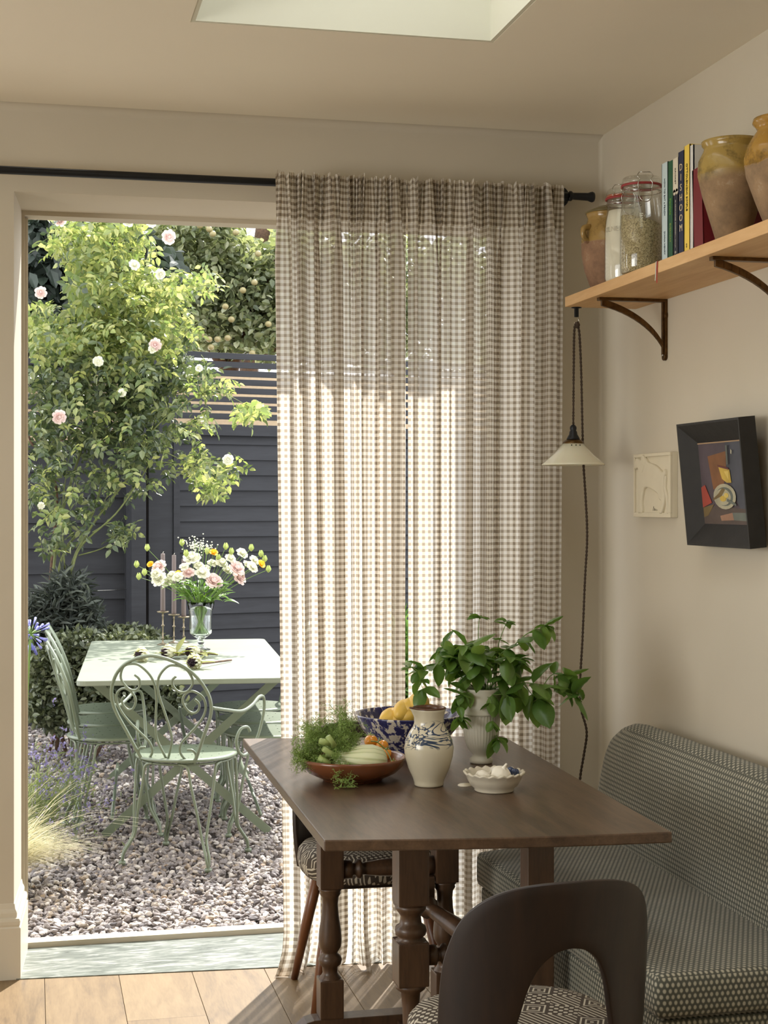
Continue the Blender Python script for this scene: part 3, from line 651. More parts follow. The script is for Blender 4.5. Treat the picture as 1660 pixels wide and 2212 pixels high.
# ================================================================== PENDANT LAMP hung from the shelf
XL = 1.645; YL = onX(1246, 668, XL).y
pl = thing('pendant_lamp', 'cream enamel cone pendant lamp hanging on twisted brown flex from the shelf end', 'lamp', (XL, YL, 0))
zs_ = 1.562+.002
lp = onY(1239, 1000, YL).x-XL
b = MB(); b.lathe([(.0965, zs_), (.098, zs_+.003), (.092, zs_+.008), (.06, zs_+.036), (.032, zs_+.068), (.030, zs_+.068), (.057, zs_+.035), (.0935, zs_+.0035)], (lp, 0, 0), 48, closed=True); b.build('lamp_shade', M['shade'], pl)
b = MB()
for a in (-.35, 0, .35):
    aa = -PI/2-.12+a; rr = .0375; b.tube([(lp+cos(aa)*rr, sin(aa)*rr, zs_+.0615), (lp+cos(aa)*(rr+.0012), sin(aa)*(rr+.0012), zs_+.0622)], .0021, 8)
b.build('vent_holes', M['black_metal'], pl)
MB().lathe([(.0325, zs_+.066), (.033, zs_+.07), (.027, zs_+.078), (.021, zs_+.080), (.0001, zs_+.080)], (lp, 0, 0), 32).build('gallery', M['brass'], pl)
MB().lathe([(.021, zs_+.0805), (.019, zs_+.086), (.013, zs_+.096), (.012, zs_+.104), (.009, zs_+.108), (.0105, zs_+.114), (.010, zs_+.12), (.005, zs_+.126), (.0001, zs_+.127)], (lp, 0, 0), 24).build('lamp_holder', M['black_metal'], pl)
def twisted(name, P, r, parent, pitch=.022):
    Q = catmull(P, 24); b = MB(); L = 0; acc = [0]
    for i in range(1, len(Q)): L += (Q[i]-Q[i-1]).length; acc.append(L)
    for s in (0, PI):
        b.tube([q+Vector((cos(a*2*PI/pitch+s), sin(a*2*PI/pitch+s), 0))*r*.55 for q, a in zip(Q, acc)], r*.75, 6)
    return b.build(name, M['cord'], parent)
hz = SZ-.031
MB().lathe([(.016, hz), (.016, hz-.002), (.007, hz-.004), (.007, hz-.03), (.0001, hz-.031)], (0, 0, 0), 16).build('hook_plate', M['black_metal'], pl)
b = MB(); b.tube([(0, 0, hz-.028), (.006, 0, hz-.034), (.008, 0, hz-.044), (0, 0, hz-.054), (-.007, 0, hz-.046)], .0018, 8, 5); b.build('hook', M['chrome'], pl)
b = MB(); b.tube([(.0, 0, hz-.045), (.003, 0, hz-.055), (0, 0, hz-.064)], [.006, .0085, .004], 10, 3); b.build('cord_knot', M['cord'], pl)
def dz(px, py): q = onY(px, py, YL); return (q.x-XL, 0, q.z)
twisted('cord', [dz(1244, 700), dz(1241, 720), dz(1240, 800), dz(1239, 935)], .0034, pl)
twisted('cord', [dz(1247, 700), dz(1252, 720), dz(1256, 800), dz(1259, 930), dz(1261, 1000), dz(1266, 1080), dz(1269, 1160), dz(1264, 1260), dz(1259, 1380), dz(1254, 1470), dz(1256, 1530), dz(1268, 1580), dz(1262, 1630), dz(1254, 1680), dz(1248, 1760), dz(1244, 1900), dz(1240, 2040)], .0034, pl, .024)
# ================================================================== WALL ART
fp = thing('framed_picture', 'small dark still-life painting in a deep black box frame on the right wall', 'picture', (XR-.011, 3.65, 1.335))
fp.rotation_euler = (0, -R(5.6), 0)
FW, FH, FD, IN = .39, .338, .046, .058
def ring(o, x, i): return [(x, i, i), (x, FW-i, i), (x, FW-i, FH-i), (x, i, FH-i)]
b = MB(); rs = [ring(0, 0, 0), ring(0, -FD, 0), ring(0, -FD, .006), ring(0, -.012, IN), ring(0, 0, IN)]
for a, c in zip(rs, rs[1:]+[rs[0]]): b.add(a+c, [(k, (k+1) % 4, (k+1) % 4+4, k+4) for k in range(4)])
b.build('frame', M['frame_black'], fp, weld=True)
b = MB(); b.box(-.0145, -.0115, IN, FW-IN, FH-IN-.003, FH-IN); b.build('inner_fillet', M['frame_edge'], fp)
b = MB(); cols = [(74, 62, 70), (122, 78, 42), (158, 60, 44), (168, 162, 136), (190, 160, 66), (66, 68, 78), (78, 64, 58), (150, 112, 88), (96, 102, 94), (98, 44, 44), (112, 92, 50), (212, 186, 96)]
cw, ch = FW-2*IN, FH-2*IN
def cv(u, v, l): return (-.0122-l*.0003, FW-IN-u*cw, FH-IN-v*ch)
lay = [0]
def patch(pts, c):
    lay[0] += 1; b.m = c; n = len(pts); b.add([cv(u, v, lay[0]) for u, v in pts]+[cv(u, v, lay[0]-1.2) for u, v in pts], [tuple(range(n)), tuple(range(n, 2*n))[::-1]]+[(i, (i+1) % n, (i+1) % n+n, i+n) for i in range(n)])
def oval(cu, cv_, ru, rv, k=20, a0=0): return [(cu+ru*cos(a0+2*PI*i/k), cv_+rv*sin(a0+2*PI*i/k)) for i in range(k)]
patch([(-.01, -.01), (1.01, -.01), (1.01, 1.01), (-.01, 1.01)], 0)
patch([(.62, 0), (1, 0), (1, .88), (.84, .84), (.66, .5), (.6, .3)], 5)
patch([(.20, .17), (.62, .12), (.60, .32), (.52, .52), (.27, .58)], 1)
patch([(0, .86), (.3, .78), (1, .82), (1, 1), (0, 1)], 6); patch([(0, .80), (.26, .76), (.10, .90), (0, .92)], 10)
patch([(.38, .9), (.66, .86), (.68, .95), (.4, .96)], 7); patch([(.66, .86), (1, .86), (1, .96), (.68, .95)], 8)
patch([(0, .55), (.09, .52), (.22, .74), (0, .80)], 2)
patch([(.44, .30), (.68, .34), (.70, .50), (.60, .50), (.50, .45)], 4); patch([(.42, .28), (.66, .32), (.67, .345), (.44, .305)], 9); patch([(.56, .36), (.66, .36), (.65, .47)], 11)
patch(oval(.53, .665, .25, .155), 3); patch(oval(.53, .665, .19, .115), 8); patch(oval(.50, .67, .17, .10), 3)
patch([(.40, .63), (.5, .56), (.56, .58), (.47, .66), (.27, .71), (.27, .69)], 10); patch(oval(.50, .69, .07, .035), 4); patch(oval(.58, .65, .05, .03), 11); patch([(.6, .69), (.78, .75), (.78, .78), (.58, .72)], 8)
patch([(.66, .05), (.69, .05), (.68, .28), (.65, .28)], 8); patch([(.77, .1), (.79, .12), (.78, .16), (.76, .15)], 3)
b.build('canvas', [flat('oil_%d' % i, c) for i, c in enumerate(cols)], fp)
tl = thing('relief_tile', 'cream plaster relief tile of a standing long-tailed animal, beside the black frame', 'wall tile', (XR, 4.235, 1.405))
TW, THH = .285, .193
b = MB(); b.box(-.018, 0, 0, TW, 0, THH); b.box(-.024, -.018, 0, TW, 0, .014); b.box(-.024, -.018, 0, TW, THH-.010, THH); b.box(-.024, -.018, 0, .016, .014, THH-.01); b.box(-.024, -.018, TW-.008, TW, .014, THH-.01); b.build('tile_slab', M['plastercast'], tl, bevel=.0012)
# animal outline in (u from far edge, v up), metres fractions of the tile
an = [(.20, .06), (.24, .06), (.26, .12), (.24, .22), (.27, .36), (.33, .46), (.50, .44), (.68, .36), (.72, .28), (.78, .24), (.76, .14), (.72, .07), (.78, .06), (.83, .16), (.86, .30), (.84, .44), (.84, .58), (.88, .66), (.86, .74), (.80, .70), (.70, .76), (.58, .82), (.42, .86), (.36, .92), (.26, .96), (.22, .90), (.10, .94), (.05, .86), (.02, .80), (.08, .76), (.14, .78), (.12, .68), (.10, .56), (.14, .44), (.16, .30), (.15, .18), (.13, .10), (.15, .06)]
def reliefshape(name, pts, d, bev):
    cu = bpy.data.curves.new('r', 'CURVE'); cu.dimensions = '2D'; cu.fill_mode = 'BOTH'; cu.extrude = max(.0002, d/2-bev*.5); cu.bevel_depth = bev; cu.bevel_resolution = 2; cu.offset = -bev
    q = catmull([(u*TW, v*THH, 0) for u, v in pts], 4, True); sp = cu.splines.new('POLY'); sp.points.add(len(q)-1); sp.use_cyclic_u = True
    for p, w in zip(sp.points, q): p.co = (w.x, w.y, 0, 1)
    o = bpy.data.objects.new('r', cu); COL.objects.link(o); bpy.context.view_layer.update(); me = bpy.data.meshes.new_from_object(o.evaluated_get(bpy.context.evaluated_depsgraph_get())); bpy.data.objects.remove(o)
    for v in me.vertices: v.co = Vector((-.018-v.co.z, TW-v.co.x, v.co.y))
    me.materials.clear(); me.materials.append(M['plastercast']); me.name = name; o = bpy.data.objects.new(name, me); COL.objects.link(o); o.parent = tl; return o
reliefshape('relief_animal', an, .014, .005)
MB().tube([(-.020, TW*(1-u), THH*v) for u, v in ((.84, .72), (.86, .6), (.85, .45), (.9, .3), (.92, .12), (.94, .06))], [.004, .005, .005, .006, .007, .005], 8, 4).build('relief_tail', M['plastercast'], tl)
reliefshape('relief_ear', [(.28, .70), (.33, .80), (.34, .92), (.29, .98), (.25, .90), (.25, .76)], .020, .003)
b = MB(); b.tube([(-.0185, TW*(1-u), THH*v) for u, v in ((.50, .10), (.52, .17), (.53, .10), (.55, .14), (.56, .10), (.58, .13), (.60, .10), (.62, .12))], .0004, 5, 3); b.build('signature', M['cord'], tl)
# ================================================================== BANQUETTE
bn = thing('banquette', 'upholstered corner bench in grey and cream woven fabric along the right wall', 'bench', (0, 0, 0))
def rounded_prism(mb, outline, z0, z1, bev, seg=3):
    bm = bmesh.new(); lo = [bm.verts.new((x, y, z0)) for x, y in outline]; hi = [bm.verts.new((x, y, z1)) for x, y in outline]; n = len(outline)
    bm.faces.new(lo[::-1]); bm.faces.new(hi)
    for i in range(n): bm.faces.new((lo[i], lo[(i+1) % n], hi[(i+1) % n], hi[i]))
    bmesh.ops.bevel(bm, geom=bm.edges[:], offset=bev, segments=seg, affect='EDGES', profile=.6)
    bm.verts.index_update(); vs = [v.co.copy() for v in bm.verts]; fs = [[v.index for v in f.verts] for f in bm.faces]; bm.free(); mb.add(vs, fs, True)
outl = [(1.235, 4.27), (1.283, 3.055), (1.72, 3.055), (1.72, 4.43)]
b = MB(); rounded_prism(b, outl, .355, .452, .028, 4); sc_ = b.build('seat_cushion', M['weave'], bn, uv=1)
b = MB(); rounded_prism(b, [(1.25, 4.26), (1.298, 3.07), (XR-.02, 3.07), (XR-.02, 4.43)], .03, .352, .01, 2); b.build('base', M['weave'], bn, uv=1)
b = MB(); b.box(1.34, XR-.03, 3.12, 4.38, 0, .03); b.build('plinth', M['black_metal'], bn)
# backrest, leaning, rounded far shoulder : profile in (x,z) swept along Y
b = MB(); pf = [(1.60, .40), (1.672, .43), (1.665, .50), (1.672, .60), (1.69, .70), (1.705, .755), (1.728, .785), (1.758, .796), (1.79, .785), (1.812, .75), (1.83, .60), (1.835, .40)]
pf = [p for p in pf if p != (1.60, .40)]; pf = [(q.x, q.y) for q in catmull([(x, z, 0) for x, z in pf], 3)]
ys = [4.475, 4.470, 4.455, 4.43, 4.39, 4.34, 4.28]+[4.2-.1*i for i in range(12)]+[3.075, 3.062, 3.057]
vs = []; n = len(pf)
for yi, y in enumerate(ys):
    k = max(0, (y-4.28)/.195); drop = .11*(1-math.sqrt(max(0, 1-k*k))); kk = max(0, (3.09-y)/.035)
    for (x, z) in pf:
        zc_ = .4+(z-.4)*(1-drop/.4) if z > .4 else z; xm = 1.752
        sh_ = max(0, (y-4.44)/.035); sh_ = 1-.35*sh_**2-.2*kk**2
        vs.append((xm+(x-xm)*sh_, y+(.02 if z > .7 and y < 4 else 0)*0, zc_-.0*kk))
fs = [(i*n+k, i*n+k+1, (i+1)*n+k+1, (i+1)*n+k) for i in range(len(ys)-1) for k in range(n-1)]+[tuple(range(n)), tuple((len(ys)-1)*n+k for k in range(n))]+[(i*n, i*n+n-1, (i+1)*n+n-1, (i+1)*n) for i in range(len(ys)-1)]
b.add(vs, fs, True); b.build('backrest', M['weave'], bn, uv=1)
# ================================================================== DINING TABLE
TZ = .74
dt = thing('dining_table', 'dark oak dining table with turned baluster legs and a thin top', 'table', (0, 0, 0))
FL, FR, BR, BL = Vector((.598, 3.205)), Vector((1.345, 3.12)), Vector((1.397, 4.52)), Vector((.617, 4.64))
edge = []
for k in range(13):
    f = k/12; p = FL.lerp(FR, f); nrm = Vector((-.11, -1)).normalized(); edge.append(p+nrm*.016*4*f*(1-f))
outline = [(p.x, p.y) for p in edge]+[(BR.x, BR.y), (BL.x, BL.y)]
def rtop(u, v): return FL.lerp(FR, u).lerp(BL.lerp(BR, u), v)
b = MB(); b.prism(outline, lambda p: (p[0], p[1], TZ-.024), lambda p: (p[0], p[1], TZ)); top = b.build('tabletop', M['tabletop'], dt, bevel=.003)
# shaped bearers under the top
def bearer(y, x0, x1, z1=TZ-.024, h=.03):
    mb = MB(); o = [(x0, 0), (x1, 0), (x1-.015, -.012), (x1-.05, -h*.7), (x1-.08, -h), (x0+.08, -h), (x0+.05, -h*.7), (x0+.015, -.012)]
    return mb.prism(o, lambda p: (p[0], y-.016, z1+p[1]), lambda p: (p[0], y+.016, z1+p[1]))
bearer(3.42, .70, 1.33).build('bearer', M['darkwood'], dt)
bearer(4.2, .72, 1.33).build('bearer', M['darkwood'], dt)
def sq(b, x, y, z0, z1, w): b.box(x-w, x+w, y-w, y+w, z0, z1, bev=.005)
def turned_leg(name, x, y, ztop, zb0, w, lower=True):
    b = MB(); z = ztop
    sq(b, x, y, .42, ztop, w)
    body = [(w*.95, .50), (w*.98, .492), (w*.86, .486), (w*.9, .478), (w*.72, .465), (w*.66, .44), (w*.72, .40), (w*.92, .345), (w*.98, .31), (w*.92, .285), (w*.7, .268), (w*.62, .262), (w*.9, .25), (w*1.0, .238), (w*.92, .222), (w*.66, .212), (w*.62, .19), (w*.72, .182), (w*.95, .17), (w*.98, .16)]
    b.lathe([(r, .17+(zz-.16)*.25/.34) for r, zz in body][::-1], (x, y, 0), 28)
    sq(b, x, y, zb0, .178, w); return b.build(name, M['darkwood'], dt)
PA = onY(718, 2190, 4.05); PA = (PA.x, 4.08); w_ = .032
turned_leg('leg', PA[0], PA[1], TZ-.024, .075, w_)
PD = (1.095, 4.08); turned_leg('leg', PD[0], PD[1], TZ-.024, .075, w_)
# front frame : heavier post with two blocks
def post(x, y, w):
    b = MB(); sq(b, x, y, .492, TZ-.024, w)
    pr2 = [(w*.9, .235), (w*1.0, .243), (w*.98, .25), (w*.7, .26), (w*.98, .285), (w*1.02, .31), (w*.95, .335), (w*.72, .35), (w*.68, .375), (w*.66, .40), (w*.78, .42), (w*.98, .445), (w*1.0, .46), (w*.9, .478)]
    pr2 = [(r, .40+(z-.235)*.38) for r, z in pr2]
    b.lathe(pr2, (x, y, 0), 28); sq(b, x, y, .30, .405, w)
    b.lathe([(w*.7, .07), (w*.62, .12), (w*.5, .20), (w*.55, .25), (w*.62, .28), (w*.95, .29), (w*.98, .302)], (x, y, 0), 28)
    sq(b, x, y, .035, .075, w*.95)
    return b.build('leg', M['darkwood'], dt)
PB = (.882, 3.60); post(*PB, .0375)
PC = (1.199, 3.60); b = MB(); b.box(PC[0]-.033, PC[0]+.033, PC[1]-.033, PC[1]+.033, .035, TZ-.024, bev=.004); b.build('leg', M['darkwood'], dt)
# feet
def foot(y, x0, x1):
    o = [(x0, 0), (x0, .022), (x0+.02, .03), (x0+.05, .045), (x0+.08, .07), (x0+.10, .075), (x1-.1, .075), (x1-.08, .07), (x1-.05, .045), (x1-.02, .03), (x1, .022), (x1, 0), (x1-.06, 0), (x1-.09, .012), (x0+.09, .012), (x0+.06, 0)]
    MB().prism(o, lambda p: (p[0], y-.03, p[1]), lambda p: (p[0], y+.03, p[1])).build('foot', M['darkwood'], dt, bevel=.002)
foot(4.08, .63, 1.23); 
b = MB(); b.box(.80, 1.24, 3.575, 3.625, .0, .035); b.build('foot', M['darkwood'], dt, bevel=.003)
b = MB(); b.box(.955, .995, 3.62, 4.05, .02, .06); b.build('stretcher', M['darkwood'], dt, bevel=.003)
def turned_rail(P, Q, r):
    P = Vector(P); Q = Vector(Q); prof_ = [(0, 1.15), (.10, 1.15), (.11, .8), (.14, .75), (.17, 1.2), (.20, 1.2), (.22, .75), (.27, .8), (.4, 1.0), (.5, 1.08), (.6, 1.0), (.73, .8), (.78, .75), (.80, 1.2), (.83, 1.2), (.86, .75), (.89, .8), (.90, 1.15), (1, 1.15)]
    return MB().tube([P.lerp(Q, t_) for t_, _ in prof_], [r*s for _, s in prof_], 18)
turned_rail((PA[0]+w_, PA[1], .465), (PD[0]-w_, PD[1], .465), .022).build('rail', M['darkwood'], dt)
turned_rail((PB[0]+.03, PB[1], .50), (PC[0]-.03, PC[1], .50), .019).build('rail', M['darkwood'], dt) if False else None
turned_rail((PB[0]+.037, PB[1], .365), (PC[0]-.033, PC[1], .365), .021).build('rail', M['darkwood'], dt)
turned_rail((.985, 4.04, .40), (1.165, 3.62, .30), .024).build('rail', M['darkwood'], dt)
b = MB(); b.box(.955, 1.06, 4.05, 4.10, .36, .44, bev=.004); b.build('rail_block', M['darkwood'], dt)
# ================================================================== DINING CHAIRS
def dining_chair(label, loc, rz):
    t = thing('dining_chair', label, 'chair', loc, rz, 'bentwood dining chairs')
    b = MB(); n = 56
    def sprof(z): return z
    rings = [(.0001, .452), (.10, .4535), (.165, .452), (.192, .445), (.205, .430), (.209, .405), (.205, .385), (.196, .374), (.0001, .372)]
    vs = []; fs = []
    for (r, z) in rings:
        for k in range(n):
            a = 2*PI*k/n; e = 2.6; c_, s_ = cos(a), sin(a); q = (abs(c_)**e+abs(s_)**e)**(-1/e); vs.append((r*q*c_, r*q*s_*.98, z))
    for i in range(len(rings)-1):
        for k in range(n): fs.append((i*n+k, (i+1)*n+k, (i+1)*n+(k+1) % n, i*n+(k+1) % n))
    b.add(vs, fs, True); b.build('seat', M['seatcloth'], t)
    b = MB(); b.box(-.15, .15, -.14, .14, .352, .3715); b.build('seat_frame', M['chairwood'], t, bevel=.004)
    for sx in (-1, 1):
        for sy in (-1, 1):
            MB().tube([(sx*.13, sy*.12, .353), (sx*.165, sy*.165, .17), (sx*.195, sy*.205, .001)], [.0175, .016, .0105], 14).build('leg', M['chairleg'], t)
    # bent plywood back : outer arch / inner arch boundaries in (half width, z)
    outer = [(-.215, .36), (-.235, .46), (-.236, .56), (-.226, .63), (-.195, .70), (-.14, .746), (-.06, .768), (.06, .768), (.14, .746), (.195, .70), (.226, .63), (.236, .56), (.235, .46), (.215, .36)]
    inner = [(-.125, .36), (-.108, .44), (-.088, .52), (-.074, .575), (-.056, .615), (-.032, .638), (-.01, .646), (.01, .646), (.032, .638), (.056, .615), (.074, .575), (.088, .52), (.108, .44), (.125, .36)]
    O = catmull([(x, z, 0) for x, z in outer], 4); I = catmull([(x, z, 0) for x, z in inner], 4); m = 6
    def pos(x, z, off):
        Rr = .24; a = x/Rr; r_ = Rr+off; lean = -.0-(z-.36)*.12
        return (sin(a)*r_, .03-cos(a)*r_+lean, z)
    vs = []; fs = []
    for side, off in ((0, 0), (1, .014)):
        for p, q in zip(O, I):
            for k in range(m+1): f = k/m; vs.append(pos(p.x+(q.x-p.x)*f, p.y+(q.y-p.y)*f, off))
    N_ = len(O); st_ = N_*(m+1)
    for i in range(N_-1):
        for k in range(m):
            a = i*(m+1)+k; fs += [(a, a+1, a+m+2, a+m+1), (a+st_, a+st_+m+1, a+st_+m+2, a+st_+1)]
        a = i*(m+1); fs += [(a, a+m+1, a+m+1+st_, a+st_), (a+m, a+m+st_, a+2*m+1+st_, a+2*m+1)]
    for i in (0, N_-1):
        for k in range(m): a = i*(m+1)+k; fs.append((a, a+st_, a+st_+1, a+1))
    b = MB(); b.add(vs, fs, True); bk = b.build('backrest', M['chairwood'], t, bevel=.003)
    return t
dining_chair('dark bentwood dining chair seen from behind, in the foreground at the near table end', (.925, 2.90, 0), R(5))
fc = dining_chair('dining chair tucked under the far end of the table in front of the curtain', (.965, 4.448, 0), PI-R(2))
# ================================================================== THINGS ON THE DINING TABLE
def at(px, py, z=TZ): q = onZ(px, py, z); return q.x, q.y
ZT = TZ+.0006
# terracotta dish
x, y = at(762, 1668, .76); DX, DY = x, y
ds = thing('serving_dish', 'shallow round glazed terracotta dish holding fennel and orange tomatoes', 'dish', (x, y, ZT))
MB().lathe([(.07, 0), (.074, .006), (.078, .007), (.105, .02), (.122, .036), (.128, .050), (.129, .055), (.1265, .058), (.123, .054), (.115, .038), (.098, .022), (.07, .012), (.0001, .010)], seg=56).build('dish_body', M['terracotta'], ds).scale = (1.07, 1.03, 1.05)
# blue spongeware bowl
x, y = at(884, 1628); BX, BY = x, y
bw = thing('bowl', 'large blue and cream spongeware bowl piled with lemons behind the jug', 'bowl', (x, y, ZT))
MB().lathe([(.062, 0), (.064, .008), (.060, .012), (.08, .025), (.108, .05), (.130, .08), (.144, .108), (.148, .118), (.148, .122), (.144, .122), (.140, .112), (.126, .082), (.104, .052), (.075, .028), (.04, .018), (.0001, .016)], seg=64).build('bowl_body', M['sponge'], bw).scale = (1.05, 1.05, .94)
def lemon_mesh():
    return MB().sphere((0, 0, 0), .030, 20, 14, (1, 1, 1.28), lambda d: 1+.10*max(0, abs(d.z)-.86)/.14)
lemon0 = None
lem = [(816, 1556, .862, 'half sunk at the bowl’s left edge'), (850, 1560, .862, 'at the front left, second from the bowl edge'), (872, 1557, .868, 'at the bowl front touching the jug'), (866, 1540, .885, 'in the second row above the front pair'), (887, 1533, .890, 'near the back beside the jug lip'), (930, 1527, .905, 'topmost, just above the jug rim, with dark tip'), (966, 1552, .872, 'right of the jug neck under basil leaves')]
for k, (px, py, z, how) in enumerate(lem):
    q = onZ(px, py+5, z-.012); 
    v = Vector((q.x-BX, q.y-BY)); 
    if v.length > .098: v *= .098/v.length
    o = MB().sphere((0, 0, 0), .030, 20, 14, (1, 1, 1.28), lambda d: 1+.10*max(0, abs(d.z)-.86)/.14).build('lemon', M['lemon']) if lemon0 is None else lemon0.copy()
    if lemon0 is None: lemon0 = o
    else: COL.objects.link(o)
    o.location = (BX+v.x, BY+v.y, z-.010); o.rotation_euler = (PI/2+random.uniform(-.4, .4), 0, random.uniform(0, 3))
    tag(o, 'yellow lemon in the blue bowl, '+how.replace('’', "'"), 'lemon', 'lemons in the blue bowl')
for a in range(5):    # lower layer carrying the visible ones
    o = lemon0.copy(); COL.objects.link(o); o.location = (BX+.05*cos(a*1.257), BY+.05*sin(a*1.257), ZT+.062); o.rotation_euler = (PI/2, 0, a); tag(o, 'yellow lemon at the bottom of the blue bowl beneath the others, '+('on the right', 'toward the back', 'back left', 'front left', 'front right')[a], 'lemon', 'lemons in the blue bowl')
# marbled slip jug
x, y = at(927, 1697)
jg = thing('jug', 'cream slipware jug with blue marbled swirls and a brown lip', 'jug', (x, y, ZT), R(200))
def jfn(a, r, z):
    k = max(0, (z-.165)/.03); sp = math.exp(-((((a+PI) % (2*PI))-PI)/.28)**2); return (r*cos(a)+.016*k*sp, r*sin(a), z+.004*k*sp)
MB().lathe([(.034, 0), (.037, .003), (.0365, .007), (.040, .018), (.052, .045), (.0605, .075), (.0625, .095), (.059, .115), (.049, .135), (.040, .148), (.037, .158), (.038, .172), (.0405, .186), (.0425, .193), (.0405, .1955), (.037, .19), (.034, .165), (.036, .15), (.05, .12), (.056, .09), (.045, .04), (.0001, .01)], seg=56, fn=jfn).build('jug_body', M['jug'], jg)
MB().lathe([(.0426, .1925), (.0430, .195), (.0405, .1968), (.037, .193), (.0355, .180), (.0362, .180), (.0378, .191), (.0405, .1950)], seg=56, fn=jfn, closed=True).build('lip', M['jug_lip'], jg)
ha = R(75-200); b = MB(); b.tube([(cos(ha)*q, sin(ha)*q, z) for q, z in ((.038, .178), (.060, .176), (.076, .150), (.074, .115), (.0575, .088))], [.0075, .007, .0065, .007, .008], 12, 5); b.build('handle', M['jug'], jg)
# small crimped dish with garlic
x, y = at(1068, 1708); GX, GY = x, y
cdh = thing('crimped_dish', 'small cream pie-crust edged dish holding garlic bulbs, nearest the table front', 'dish', (x, y, ZT))
def wfn(a, r, z): k = max(0, (z-.030)/.012); return (r*(1+.014*k*cos(20*a))*cos(a), r*(1+.014*k*cos(20*a))*sin(a), z+.0016*k*cos(20*a))
MB().lathe([(.047, 0), (.049, .003), (.048, .006), (.058, .014), (.066, .028), (.0715, .040), (.0750, .0425), (.0755, .046), (.072, .0475), (.067, .045), (.061, .032), (.052, .016), (.03, .010), (.0001, .009)], seg=112, fn=wfn).build('dish_body', M['creamware'], cdh)
b = MB(); b.sphere((-.068, .022, .012), .016, 14, 8, (1.2, 1, .3)); b.build('handle', M['creamware'], cdh)
b = MB(); b.sphere((.045, .01, .044), .011, 12, 8, (1, .8, 1)); b.sphere((.056, .0, .043), .009, 12, 8); b.sphere((.050, -.006, .046), .007, 12, 8); b.tube([(-.055, -.012, .040), (-.045, -.02, .036), (-.03, -.026, .028)], .004, 8, 4); b.tube([(.035, .05, .040), (.05, .04, .043), (.06, .03, .044)], .0035, 8, 4); b.build('blue_ornament', M['blue_glaze'], cdh)
def garlic(px, py, z, r, lab, rx, rz):
    def f(d): a = math.atan2(d.y, d.x); return 1+.07*abs(cos(a*3.5))*(1-abs(d.z))**.5
    b = MB(); b.sphere((0, 0, 0), r, 35, 14, (1, 1, .82), f); b.tube([(0, 0, r*.72), (0, 0, r*1.0), (.002, 0, r*1.35)], [r*.35, r*.16, r*.10], 10, 3)
    g = b.build('garlic_bulb', M['garlic']); q = onZ(px, py, z); v = Vector((q.x-GX, q.y-GY)); v = v*(min(v.length, .032)/max(v.length, 1e-6))
    g.location = (GX+v.x, GY+v.y, z); g.rotation_euler = (rx, 0, rz); tag(g, lab, 'garlic', 'garlic bulbs in the crimped dish')
garlic(1093, 1676, ZT+.044, .024, 'larger white garlic bulb standing on the right of the crimped dish', .5, .6)
garlic(1045, 1682, ZT+.032, .022, 'smaller garlic bulb lying at the left of the crimped dish', 1.0, 1.9)
# fluted vase with basil
x, y = at(1040, 1648); VX, VY = x, y
vs_ = thing('plant_pot', 'tall fluted cream ceramic vase planted with basil', 'plant pot', (x, y, ZT))
def ffn(a, r, z): k = 1 if .04 < z < .1325 else 0; q = 1-.022*k*abs(sin(a*18)); return (r*q*cos(a), r*q*sin(a), z)
pv = [(.027, 0), (.030, .004), (.029, .012), (.022, .018), (.022, .024), (.032, .036), (.0395, .052), (.0455, .078), (.0485, .11), (.0495, .132), (.0495, .1329), (.0515, .134), (.052, .138), (.0505, .142), (.0502, .150), (.051, .185), (.054, .198), (.0555, .203), (.053, .205), (.048, .198), (.046, .17), (.04, .06), (.0001, .04)]
MB().lathe(pv, seg=216, fn=ffn).build('pot_body', M['fluted'], vs_).scale = (1.06, 1.06, 1)
MB().lathe([(.0485, .182), (.03, .187), (.0001, .19)], seg=24).build('soil', M['soil'], vs_)
# ---- basil : stems and individual leaves
bas = thing('basil_plant', 'bushy sprawling green basil plant with long drooping side stems', 'plant', (VX, VY, ZT+.186))
def leafmesh(name, L, Wd, mat, fold=.25, droop=.35, nx=7, tipp=1.0, serr=0):
    vs = []; fs = []; m = 4
    for i in range(nx+1):
        t_ = i/nx; w = Wd*.5*(sin(PI*t_**.92)**.72*(1-.10*t_)+.02); 
        if i == nx: w = 0.0005
        for k in range(-m//2, m//2+1):
            u = k/(m/2); vs.append((u*w, t_*L, fold*abs(u)**1.4*w-droop*L*t_*t_+.05*w*sin(t_*18)*abs(u)))
    for i in range(nx):
        for k in range(m): a = i*(m+1)+k; fs.append((a, a+1, a+m+2, a+m+1))
    b = MB(); b.add(vs, fs, True); o = b.build(name, mat); me = o.data; bpy.data.objects.remove(o); return me
BL_ = [leafmesh('leaf', 1.0, .64, M['basil'], .40, .30), leafmesh('leaf', 1.0, .68, M['basil'], -.30, .5), leafmesh('leaf', 1.0, .60, M['basil'], .45, .12), leafmesh('leaf', 1.0, .70, M['basil'], -.4, .4)]
bleaf_count = [0]
def bleaf(p, dirv, size, roll=0, down=0):
    d = Vector(dirv).normalized(); up = Vector((0, 0, 1)); xa = d.cross(up)
    if xa.length < .1: xa = Vector((1, 0, 0))
    xa.normalize(); za = xa.cross(d); Rm = Matrix((xa, d, za)).transposed().to_4x4() @ Matrix.Rotation(roll, 4, 'Y')
    o = bpy.data.objects.new('leaf', random.choice(BL_)); COL.objects.link(o); o.parent = bas
    o.matrix_local = Matrix.Translation(p) @ Rm @ Matrix.Scale(size, 4); bleaf_count[0] += 1
def bpt(px, py, dy=0): q = onY(px, py, VY+dy); return Vector((q.x-VX, dy, q.z-(ZT+.186)))
stemsMB = MB()
